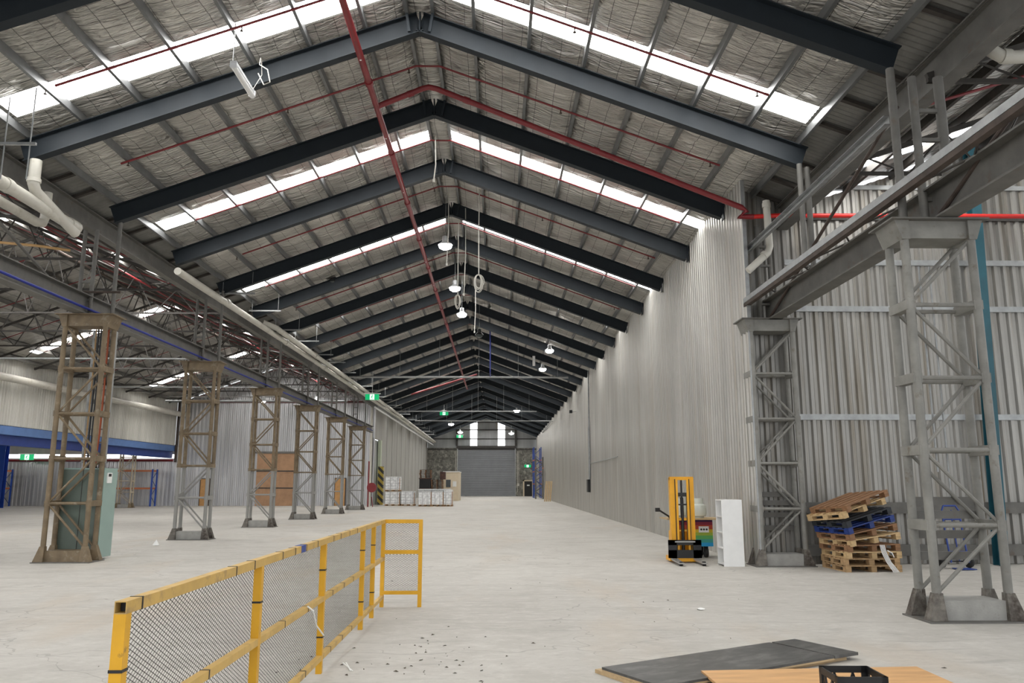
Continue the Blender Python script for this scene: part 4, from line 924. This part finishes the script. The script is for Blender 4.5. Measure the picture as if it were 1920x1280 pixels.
# ------------------------------------------------------------------ pallet template and stacks
def pallet(label, mt, group, nb=6, L=1.06, W=1.0, blocks=True):
    t = thing('pallet', label, 'pallet', (0, 0, 0), group)
    H = .122
    for i in range(nb):
        y = -W/2+.05+(W-.1)*i/(nb-1)
        MB().cbox((0, y, H-.01), (L, .105, .02)).build('deck_board', mt, t, local=True)
    for x in (-L/2+.05, 0, L/2-.05):
        MB().cbox((x, 0, H-.03), (.1, W, .02)).build('stringer_board', mt, t, local=True)
        MB().cbox((x, 0, .01), (.1, W, .02)).build('base_board', mt, t, local=True)
        if blocks:
            for y in (-W/2+.07, 0, W/2-.07): MB().cbox((x, y, .051), (.1, .14, .062)).build('block', mt, t, local=True)
        else: MB().cbox((x, 0, .051), (.045, W, .062)).build('stringer', mt, t, local=True)
    return t
protos = {}
SPEC = [('wood', 6.93, 15.44, .0, 2, 0, 'raw timber pallet at the bottom of the leaning stack on the right'),
        ('wood', 6.91, 15.45, .123, 1, 0, 'raw timber pallet second from the bottom of the leaning stack'),
        ('woodlight', 6.94, 15.44, .246, 4, 0, 'pale timber pallet third from the bottom of the leaning stack'),
        ('woodbrown', 6.92, 15.45, .37, 8, -1, 'brown timber pallet fourth from the bottom of the leaning stack'),
        ('woodlight', 6.93, 15.43, .525, 12, -7, 'pale timber pallet fifth from the bottom, where the stack starts to lean'),
        ('woodbrown', 6.89, 15.43, .662, 14, -10, 'brown timber pallet just below the blue one in the leaning stack'),
        ('woodblue', 6.85, 15.42, .796, 15, -12.5, 'blue painted pallet in the leaning stack'),
        ('woodblack', 6.81, 15.42, .925, 16, -14, 'black stained pallet above the blue one in the leaning stack'),
        ('woodlight', 6.72, 15.41, 1.06, 20, -14.5, 'pale timber pallet second from the top of the leaning stack'),
        ('woodbrown', 6.78, 15.40, 1.20, 20, -16, 'brown timber pallet topmost on the leaning stack')]
TX = {1.06: -5, 1.20: -4}
for mt, x, y, z, rz, tl, lb in SPEC:
    if mt not in protos:
        p = pallet(lb, M[mt], 'leaning pallet stack'); protos[mt] = p
    else: p = copy_tree(protos[mt], label=lb)
    p.location = (x, y, z); p.rotation_euler = (radians(TX.get(z, 0)), radians(tl), radians(rz)); WO[p.name] = Vector((x, y, z))
b = MB()
for i in range(5): b.path([(7.02+.02*i, 14.80, .50), (7.04+.02*i, 14.78, .36), (7.10+.02*i, 14.76, .2), (7.17+.025*i, 14.66, .03)], .007, 5)
b.path([(7.15, 14.80, .40), (7.22, 14.77, .36), (7.25, 14.77, .28)], .009, 5)
b.solo('strapping', M['white'], 'loose white plastic strapping trailing from the leaning pallets to the floor', 'strapping')
# ------------------------------------------------------------------ stacker, cart, gas bottles, shelf, hand truck
t = thing('pallet_stacker', 'yellow walk-behind pallet stacker with black carriage by the right wall', 'stacker', (3.87, 16.8, 0))
for s_ in (-1, 1):
    b = MB(); x = 3.87+s_*.19; b.box(x-.06, x+.06, 16.80, 16.95, .08, 1.73)
    b.build('mast_outer_channel', M['stackeryellow'], t)
    MB().box(3.87+s_*.115-.022, 3.87+s_*.115+.022, 16.77, 16.80, .1, 1.70).build('mast_inner_channel', M['stackeryellow'], t)
    MB().box(3.87+s_*.15-.004, 3.87+s_*.15+.004, 16.765, 16.8, .1, 1.7).build('mast_slot', M['darksteel'], t)
    MB().box(3.87+s_*.09-.006, 3.87+s_*.09+.006, 16.81, 16.83, .4, 1.42).build('lift_chain', M['black'], t)
    b = MB(); xx = 3.87+s_*.23
    b.add([(xx-.055, 16.02, .045), (xx+.055, 16.02, .045), (xx+.06, 16.75, .06), (xx-.06, 16.75, .06), (xx-.05, 16.02, .06), (xx+.05, 16.02, .06), (xx+.06, 16.75, .1), (xx-.06, 16.75, .1)],
          [(3, 2, 1, 0), (4, 5, 6, 7), (0, 1, 5, 4), (1, 2, 6, 5), (2, 3, 7, 6), (3, 0, 4, 7)]); b.build('fork', M['chrome'], t)
    MB().lathe([(.02, -.03), (.045, -.03), (.045, .03), (.02, .03)], (xx, 16.12, .045), 14, 'X').build('roller', M['black'], t)
    MB().box(xx-.06, xx+.06, 16.8, 17.25, .03, .12).build('support_leg', M['stackeryellow'], t)
MB().box(3.62, 4.12, 16.82, 16.9, 1.68, 1.75).build('crosshead', M['stackeryellow'], t); MB().box(3.7, 4.04, 16.83, 16.9, .85, .9).build('cross_tie', M['stackeryellow'], t)
MB().tube((3.87, 16.85, .15), (3.87, 16.85, 1.32), .035, 12).build('lift_cylinder', M['black'], t); MB().tube((3.87, 16.85, 1.32), (3.87, 16.85, 1.69), .02, 10).build('cylinder_rod', M['black'], t)
b = MB(); b.box(3.72, 4.02, 16.8, 16.84, 1.16, 1.19); b.box(3.78, 3.96, 16.8, 16.86, 1.34, 1.42); b.build('hose_yoke', M['black'], t)
b = MB(); b.box(3.53, 4.21, 16.70, 16.76, .36, .46); b.box(3.53, 4.21, 16.70, 16.76, .10, .26); b.box(3.53, 3.70, 16.70, 16.76, .10, .46); b.box(4.04, 4.21, 16.70, 16.76, .10, .46); cp = b.build('carriage_plate', M['black'], t)
MB().box(3.66, 4.08, 16.68, 16.70, .415, .44).build('carriage_edge', M['chrome'], cp)
MB().box(3.68, 4.06, 17.0, 17.35, .1, .62).build('drive_unit', M['stackeryellow'], t); MB().box(3.66, 4.08, 16.72, 16.8, .03, .10).build('toe_bar', M['stackeryellow'], t)
b = MB(); b.path([(3.87, 17.35, .55), (3.75, 17.6, .9), (3.5, 17.5, 1.05)], .02, 8); b.cbox((3.47, 17.45, 1.05), (.09, .1, .08)); b.build('tiller', M['black'], t)
t = thing('rainbow_cart', 'wheeled cart with rainbow striped panels behind the yellow stacker', 'cart', (4.3, 18.1, 0))
MB().box(4.0, 4.75, 17.8, 18.5, .25, .82).build('striped_box', M['rainbow'], t)
b = MB(); b.box(4.44, 4.66, 17.78, 17.8, .55, .68); sp = b.build('socket_plate', M['white'], t)
for x in (4.49, 4.55, 4.61): MB().lathe([(.005, 0), (.022, 0), (.022, -.01), (.005, -.01)], (x, 17.779, .615), 10, 'Y').build('socket', M['black'], sp)
for x, y in ((4.1, 17.95), (4.62, 17.95), (4.1, 18.4), (4.62, 18.4)):
    w_ = MB(); w_.lathe([(.05, -.03), (.115, -.035), (.12, 0), (.115, .035), (.05, .03)], (x, y, .12), 16, 'X'); f = w_.build('wheel', M['rubber'], t)
    MB().box(x-.05, x+.05, y-.02, y+.02, .12, .25).build('castor_fork', M['black'], f)
MB().box(3.72, 4.95, 17.65, 18.5, .825, .855).solo('board', M['plyedge'], 'thin timber board laid on top of the rainbow cart', 'board')
b = MB(); b.box(3.85, 4.75, 17.75, 18.45, .8, .824)
for i, (x, y) in enumerate(((4.5, 17.95), (4.08, 18.1))):
    g = thing('gas_bottle', ['pale green gas bottle on the cart board, right of the mast', 'pale green gas bottle partly hidden behind the stacker mast'][i], 'gas bottle', (x, y, .855))
    MB().lathe([(.10, .0), (.10, .03), (.15, .05), (.165, .1), (.165, .22), (.15, .28), (.08, .32), (.03, .33)], (x, y, .855), 24).build('body', M['gas'], g)
    MB().lathe([(.10, .29), (.10, .43), (.085, .43), (.085, .29)], (x, y, .855), 20).build('collar', M['gas'], g)
    MB().tube((x, y, 1.16), (x, y, 1.25), .02, 8).build('valve', M['yellow'] if i else M['galv'], g)
t = thing('shelf_unit', 'white open four-cell shelf unit standing by the end of the right wall', 'shelf', (4.68, 16.25, 0))
X0, X1, Y0, Y1, HT = 4.46, 4.87, 15.98, 16.42, 1.29
MB().box(X0, X1, Y0, Y0+.02, 0, HT).build('side_panel', M['white'], t); MB().box(X0, X1, Y1-.02, Y1, 0, HT).build('side_panel', M['white'], t)
MB().box(X1-.012, X1, Y0+.02, Y1-.02, 0, HT).build('back_panel', M['white'], t)
for i in range(5): MB().box(X0, X1-.012, Y0+.02, Y1-.02, [.03, .335, .64, .945, HT-.02][i], [.05, .355, .66, .965, HT][i]).build('shelf_board', M['white'], t)
t = thing('hand_truck', 'blue two-wheeled hand truck behind the near right column', 'hand truck', (8.85, 15.6, 0))
b = MB()
for x in (8.68, 9.02): b.path([(x, 15.45, .12), (x, 15.55, .6), (x+(0), 15.62, 1.08), (x+(.05 if x < 8.8 else -.05), 15.64, 1.18)], .018, 8)
b.tube((8.73, 15.64, 1.18), (8.97, 15.64, 1.18), .018, 8); b.build('frame', M['bluedark'], t)
for z, y in ((.32, 15.49), (.62, 15.55), (.92, 15.6)): MB().tube((8.68, y, z), (9.02, y, z), .014, 8).build('crossbar', M['bluedark'], t)
MB().path([(8.85, 15.46, .15), (8.85, 15.6, .95), (8.87, 15.62, 1.1)], .013, 8).build('centre_bar', M['bluedark'], t)
for x in (8.58, 9.12): MB().lathe([(.04, -.04), (.11, -.045), (.13, 0), (.11, .045), (.04, .04)], (x, 15.62, .13), 18, 'X').build('wheel', M['rubber'], t)
MB().tube((8.58, 15.62, .13), (9.12, 15.62, .13), .014, 8).build('axle', M['black'], t); MB().box(8.68, 9.02, 15.2, 15.45, .01, .025).build('toe_plate', M['bluedark'], t)
for i, (x, lb) in enumerate(((8.60, 'left'), (8.93, 'right'))):
    MB().box(x, x+.2, 16.34, 16.37, 1.2, 1.30).solo('notice_plate', M['paper'], 'small white notice plate fixed over the right guard plank, %s one' % lb, 'notice')
# conduits in near right column
for i, (x, z0) in enumerate(((5.42, 2.0), (5.60, 1.75), (5.74, 1.4))):
    pipe('conduit', [(x, 10.08, 4.45), (x, 10.08, z0)], .014, 'galv', 'thin grey conduit inside the near right column, %s from left' % ordn(i+1), 'conduit', n=6)
# ------------------------------------------------------------------ boards, crate on floor
t = thing('form_board', 'long black-faced form board lying on the floor at the bottom of the picture', 'board', (1.972, 7.285, 0), rot=(0, 0, radians(30.2)))
o = MB(); o.cbox((0, 0, .058), (2.07, .74, .02)); o.build('black_face', M['formply'], t, local=True)
o = MB(); o.cbox((0, .0, .040), (2.07, .738, .016)); o.build('timber_core', M['plyedge'], t, local=True)
t2 = thing('form_board', 'short black form board piece at the right end of the long one', 'board', (2.885, 7.82, 0), rot=(0, 0, radians(28.5)))
o = MB(); o.cbox((.165, .0, .054), (.32, .735, .026)); o.build('black_face', M['formply'], t2, local=True)
o = MB(); o.cbox((.05, -.02, .018), (.34, .6, .034)); o.build('timber_bearer', M['plyedge'], t2, local=True)
o = MB(); o.cbox((0, 0, .016), (2.0, .74, .03)); o = o.solo('timber_sheet', M['plyedge'], 'pale timber sheet peeping out beneath the long black form board', 'board', local=True); o.location = (1.90, 7.33, 0); o.rotation_euler = (0, 0, radians(28.4))
o = MB(); o.cbox((0, 0, 0), (1.86, 1.5, .02)); o = o.solo('plywood_sheet', M['ply'], 'orange plywood sheet under the black crate at the bottom right', 'board', local=True); o.location = (2.66, 6.18, .052); o.rotation_euler = (.03, 0, radians(3.5))
t = thing('milk_crate', 'black plastic milk crate standing on the orange plywood', 'crate', (2.46, 5.74, .055), rot=(0, 0, radians(-2)))
a, h = .165, .27
b = MB()
for z0, z1 in ((h-.045, h), (.0, .03)):
    for s_ in (-1, 1): b.box(-a, a, s_*a-.006, s_*a+.006, z0, z1); b.box(s_*a-.006, s_*a+.006, -a, a, z0, z1)
b.build('rim', M['black'], t, local=True)
for sx in (-1, 1):
    for sy in (-1, 1):
        b = MB(); b.box(sx*a-.035*(sx > 0)-.004, sx*a+.035*(sx < 0)+.004, sy*a-.006, sy*a+.006, 0, h); b.box(sx*a-.006, sx*a+.006, sy*a-.035*(sy > 0)-.004, sy*a+.035*(sy < 0)+.004, 0, h); b.build('corner_post', M['black'], t, local=True)
for sd in range(4):
    b = MB(); fn = [lambda u: (u, -a), lambda u: (u, a), lambda u: (-a, u), lambda u: (a, u)][sd]
    for i in range(4):
        u0 = -.13+.065*i; u1 = u0+.065
        p, q = ((u0, .03), (u1, h-.045)) if i % 2 == 0 else ((u0, h-.045), (u1, .03))
        b.bar((*fn(p[0]), p[1]), (*fn(q[0]), q[1]), .012, .012)
    b.bar((*fn(-.14), .14), (*fn(.14), .14), .01, .012); b.build('side_lattice', M['black'], t, local=True)
b = MB()
for i in range(6): u = -a+.03+i*.054; b.box(u-.006, u+.006, -a, a, 0, .01); b.box(-a, a, u-.006, u+.006, 0, .01)
b.build('base_grid', M['black'], t, local=True)
# ------------------------------------------------------------------ paper scraps and leaf litter
def scrap(x, y, r, label, hz=.05):
    b = MB(); n = 7; V = [(0, 0, hz)]
    for i in range(n): V.append((r*cos(i*2*pi/n)*(.6+.5*random.random()), r*sin(i*2*pi/n)*(.6+.5*random.random()), .002+.02*random.random()))
    b.add(V, [(0, i+1, (i+1) % n+1) for i in range(n)]+[tuple(range(n, 0, -1))]); o = b.solo('paper_scrap', M['paper'], label, 'paper scrap', local=True); o.location = (x, y, 0)
scrap(-9.0, 21.6, .09, 'white paper scrap on the floor between the two nearest left columns', .16); scrap(2.62, 10.6, .07, 'white paper scrap on the floor in the middle of the hall', .03)
b = MB()
for i in range(90):
    x, y = (random.gauss(-.75, .42), random.gauss(7.6, .75)) if i < 62 else (random.uniform(-4, 4.5), random.uniform(6.5, 14))
    if FX-.1 < x < FX+.1: x += .3
    r = random.uniform(.008, .03); th = random.random()*6.28
    b.add([(x+r*cos(th), y+r*sin(th), .002), (x+r*.5*cos(th+1.9), y+r*.5*sin(th+1.9), .012), (x-r*cos(th), y-r*sin(th), .003), (x+r*.5*cos(th-1.7), y+r*.5*sin(th-1.7), .006)], [(0, 1, 2, 3)])
b.solo('leaf_litter', M['litter'], 'scattered dry leaf bits and grit on the concrete near the yellow fence', 'litter', kind='stuff')
# ------------------------------------------------------------------ hall right wall fittings
t = thing('switch_box', 'black switch box with conduit on the long ribbed wall', 'switch box', (XW-.12, 44.9, 1.2))
MB().box(XW-.17, XW-.04, 44.6, 45.3, 1.15, 1.85).build('box', M['black'], t); MB().box(XW-.13, XW-.05, 44.3, 44.6, 1.85, 4.75).build('tray', M['galv'], t)
b = MB(); b.path([(XW-.08, 44.4, 4.75), (XW-.08, 44.4, 7.9)], .04, 6); b.path([(XW-.08, 44.3, 2.7), (XW-.08, 34, 2.75)], .02, 5); b.build('conduit', M['galv'], t)
t = thing('wall_camera', 'small dark camera on a bracket high on the ribbed wall', 'camera', (XW-.2, 52, 6.3)); MB().tube((XW-.03, 52, 6.3), (XW-.3, 52, 6.3), .03, 6).build('bracket', M['white'], t); MB().cbox((XW-.4, 51.9, 6.28), (.18, .35, .18)).build('housing', M['black'], t)
MB().path([(4.9, 72.8, 7.3), (5.1, 90, 7.35)], .05, 8).solo('tie_bar', M['galv'], 'pale bar running along the right eave at the far end', 'bar')
# ------------------------------------------------------------------ far left: hazard post, hose reel, wrapped pallets, dark stacks, cabin
MB().box(-9.38, -8.98, 62.9, 63.4, 0, 2.95).solo('bollard', M['hazard'], 'yellow and black striped post beside the left panel wall opening', 'post')
b = MB(); b.solo if 0 else None
t = thing('hose_reel', 'red fire hose reel on its post near the last left column', 'hose reel', (-8.95, 57.3, 0))
MB().tube((-9.2, 57.3, 0), (-9.2, 57.3, 3.2), .05, 8).build('standpipe', M['red'], t); MB().lathe([(.1, -.12), (.34, -.12), (.34, .12), (.1, .12)], (-8.95, 57.3, 1.35), 18, 'Y').build('reel', M['red'], t)
MB().tube((-8.95, 57.3, .7), (-8.85, 57.3, 0), .03, 6).build('hose', M['red'], t)
MB().tube((-9.35, 58.8, 0), (-9.35, 58.8, 7.2), .09, 8).solo('rain_pipe', M['pvc'], 'pale vertical pipe at the corner of the left panel wall', 'pipe')
def wrapped(x0, x1, y, z, h, label, mt='wrap', depth=1.05):
    t = thing('wrapped_pallet', label, 'wrapped pallet', ((x0+x1)/2, y+depth/2, z), 'wrapped white pallets')
    MB().box(x0+.02, x1-.02, y+.02, y+depth-.02, z+.13, z+h).build('wrapped_load', M[mt], t)
    b = MB(); b.box(x0, x1, y, y+depth, z+.10, z+.13); b.box(x0, x1, y, y+depth, z, z+.02); b.build('pallet_boards', M['plyedge'], t)
    for i in range(3): xx = x0+.06+(x1-x0-.12)*i/2; MB().box(xx-.06, xx+.06, y+.02, y+depth-.02, z+.02, z+.10).build('block', M['woodbrown'], t)
    MB().box(x1-.05, x1+.005, y-.004, y+.01, z+.13, z+h-.1).build('corner_board', M['hessian'], t)
wrapped(-8.37, -7.27, 59.9, 0, 1.05, 'white wrapped pallet against the panel wall, bottom of two'); wrapped(-8.37, -7.27, 59.9, 1.05, 1.08, 'white wrapped pallet stacked on top of another by the panel wall', depth=1.0)
wrapped(-7.17, -6.17, 59.9, 0, 1.06, 'white wrapped pallet just right of the two-high stack'); wrapped(-5.72, -4.80, 58.4, 0, 1.12, 'white wrapped upright packs, left pallet of the front row', 'wrap2'); wrapped(-4.79, -3.93, 58.4, 0, 1.12, 'white wrapped upright packs, middle pallet of the front row', 'wrap2'); wrapped(-3.92, -3.27, 58.4, 0, 1.16, 'white wrapped bricks, right-hand pallet of the front row')
MB().box(-5.9, -3.5, 59.6, 61.2, 1.17, 1.23).solo('sheet_pack', M['white'], 'flat white sheets lying over the pallets behind the front row', 'sheets')
b = MB(); b.box(-5.85, -3.55, 59.65, 61.1, 0, 1.16); b.solo('wrapped_pallet', M['wrap'], 'white wrapped load carrying the flat sheets behind the front row', 'wrapped pallet')
dp = None; n = 0
for x, z0, cnt, nm in ((-6.77, 2.16, 5, 'left'), (-5.67, 0, 13, 'right')):
    for i in range(cnt):
        n += 1; z = z0+i*(.15 if nm == 'left' else .155); lb = 'dark brown pallet in the far %s stack, %s from its top' % (nm, ordn(cnt-i))
        if dp is None:
            dp = thing('pallet', lb, 'pallet', (x, 75.5, z), 'far dark pallets')
            b = MB(); 
            for j in range(7): b.cbox((0, -.5+j/6, .13), (1.08, .1, .022))
            b.build('deck', M['darkpallet'], dp, local=True)
            b = MB()
            for xx in (-.48, 0, .48): b.cbox((xx, 0, .06), (.1, 1.05, .1))
            b.build('bearer', M['woodbrown'], dp, local=True); p = dp
        else: p = copy_tree(dp, label=lb)
        p.location = (x+random.uniform(-.03, .03), 75.5, z); p.rotation_euler = (0, 0, random.uniform(-.03, .03)); WO[p.name] = Vector(p.location)
b = MB(); t = thing('plastic_bin', 'black bulk bin under the far left stack of dark pallets', 'bin', (-6.8, 75.4, 1.1))
MB().box(-7.3, -6.25, 74.9, 76, 1.1, 2.15).build('bin_body', M['black'], t); b = MB(); b.box(-7.34, -6.22, 74.86, 76.02, 2.06, 2.15); b.box(-7.34, -6.22, 74.86, 76.02, 1.08, 1.2); b.build('bin_rim', M['darkpallet'], t)
MB().box(-7.3, -6.25, 74.9, 76, 0, 1.08).solo('plastic_bin', M['black'], 'lower black bulk bin hidden behind the white pallets', 'bin')
MB().box(-5.4, -4.9, 75, 76, 2.02, 2.72).solo('carton', M['darkpallet'], 'dark red carton on top of the far right pallet stack', 'carton')
t = thing('site_cabin', 'cream panelled cabin beside the roller door behind the dark pallets', 'cabin', (-4.4, 78, 0))
MB().box(-5.2, -3.75, 77, 82, 0, 2.75).build('cabin_body', M['cream'], t); MB().box(-4.95, -4.5, 76.97, 77, 1.3, 2.0).build('window_pane', M['glassdark'], t); MB().box(-4.3, -3.95, 76.97, 77, 1.35, 1.85).build('notice', M['paper'], t); MB().box(-5.25, -3.7, 76.95, 82.05, 2.72, 2.8).build('roof', M['white'], t)
# ------------------------------------------------------------------ far right racks and timber
def tall_rack(x0, x1, y0, y1, zt, mt, lv, label, nlace=6):
    t = thing('pallet_rack', label, 'rack', ((x0+x1)/2, (y0+y1)/2, 0))
    for y in (y0, y1):
        b = MB()
        for x in (x0, x1): b.box(x-.05, x+.05, y-.05, y+.05, 0, zt)
        uf = b.build('upright_frame', M[mt], t)
        for i in range(nlace):
            z0, z1 = .2+(zt-.4)*i/nlace, .2+(zt-.4)*(i+1)/nlace
            MB().bar((x0 if i % 2 else x1, y, z0), (x1 if i % 2 else x0, y, z1), .05, .05).build('frame_lacing', M[mt], uf)
    for z in lv:
        for x in (x0, x1): MB().box(x-.04, x+.04, y0-.3, y1, z-.06, z+.06).build('load_beam', M['orange'], t)
    return t
tall_rack(4.2, 5.0, 92, 95, 5.8, 'blue', (1.6, 3.0, 4.3), 'tall blue rack frames at the far right end of the hall', 8)
tall_rack(4.15, 4.95, 87, 87.9, 4.5, 'oldsteel', (3.3,), 'grey lattice rack frame standing in front of the blue rack', 7)
for i in range(4):
    x = 4.45+i*.17
    MB().bar((x-.1, 74.3+i*.05, .0), (x+.12, 75.0+i*.05, 1.85), .1, .04).solo('timber_length', M['woodlight'], 'timber length leaning at the far right wall, %s from left' % ordn(i+1), 'timber', 'leaning timber lengths')
# render niceties
SC.cycles.use_denoising = True
SC.cycles.max_bounces = 8; SC.cycles.diffuse_bounces = 5; SC.cycles.glossy_bounces = 3
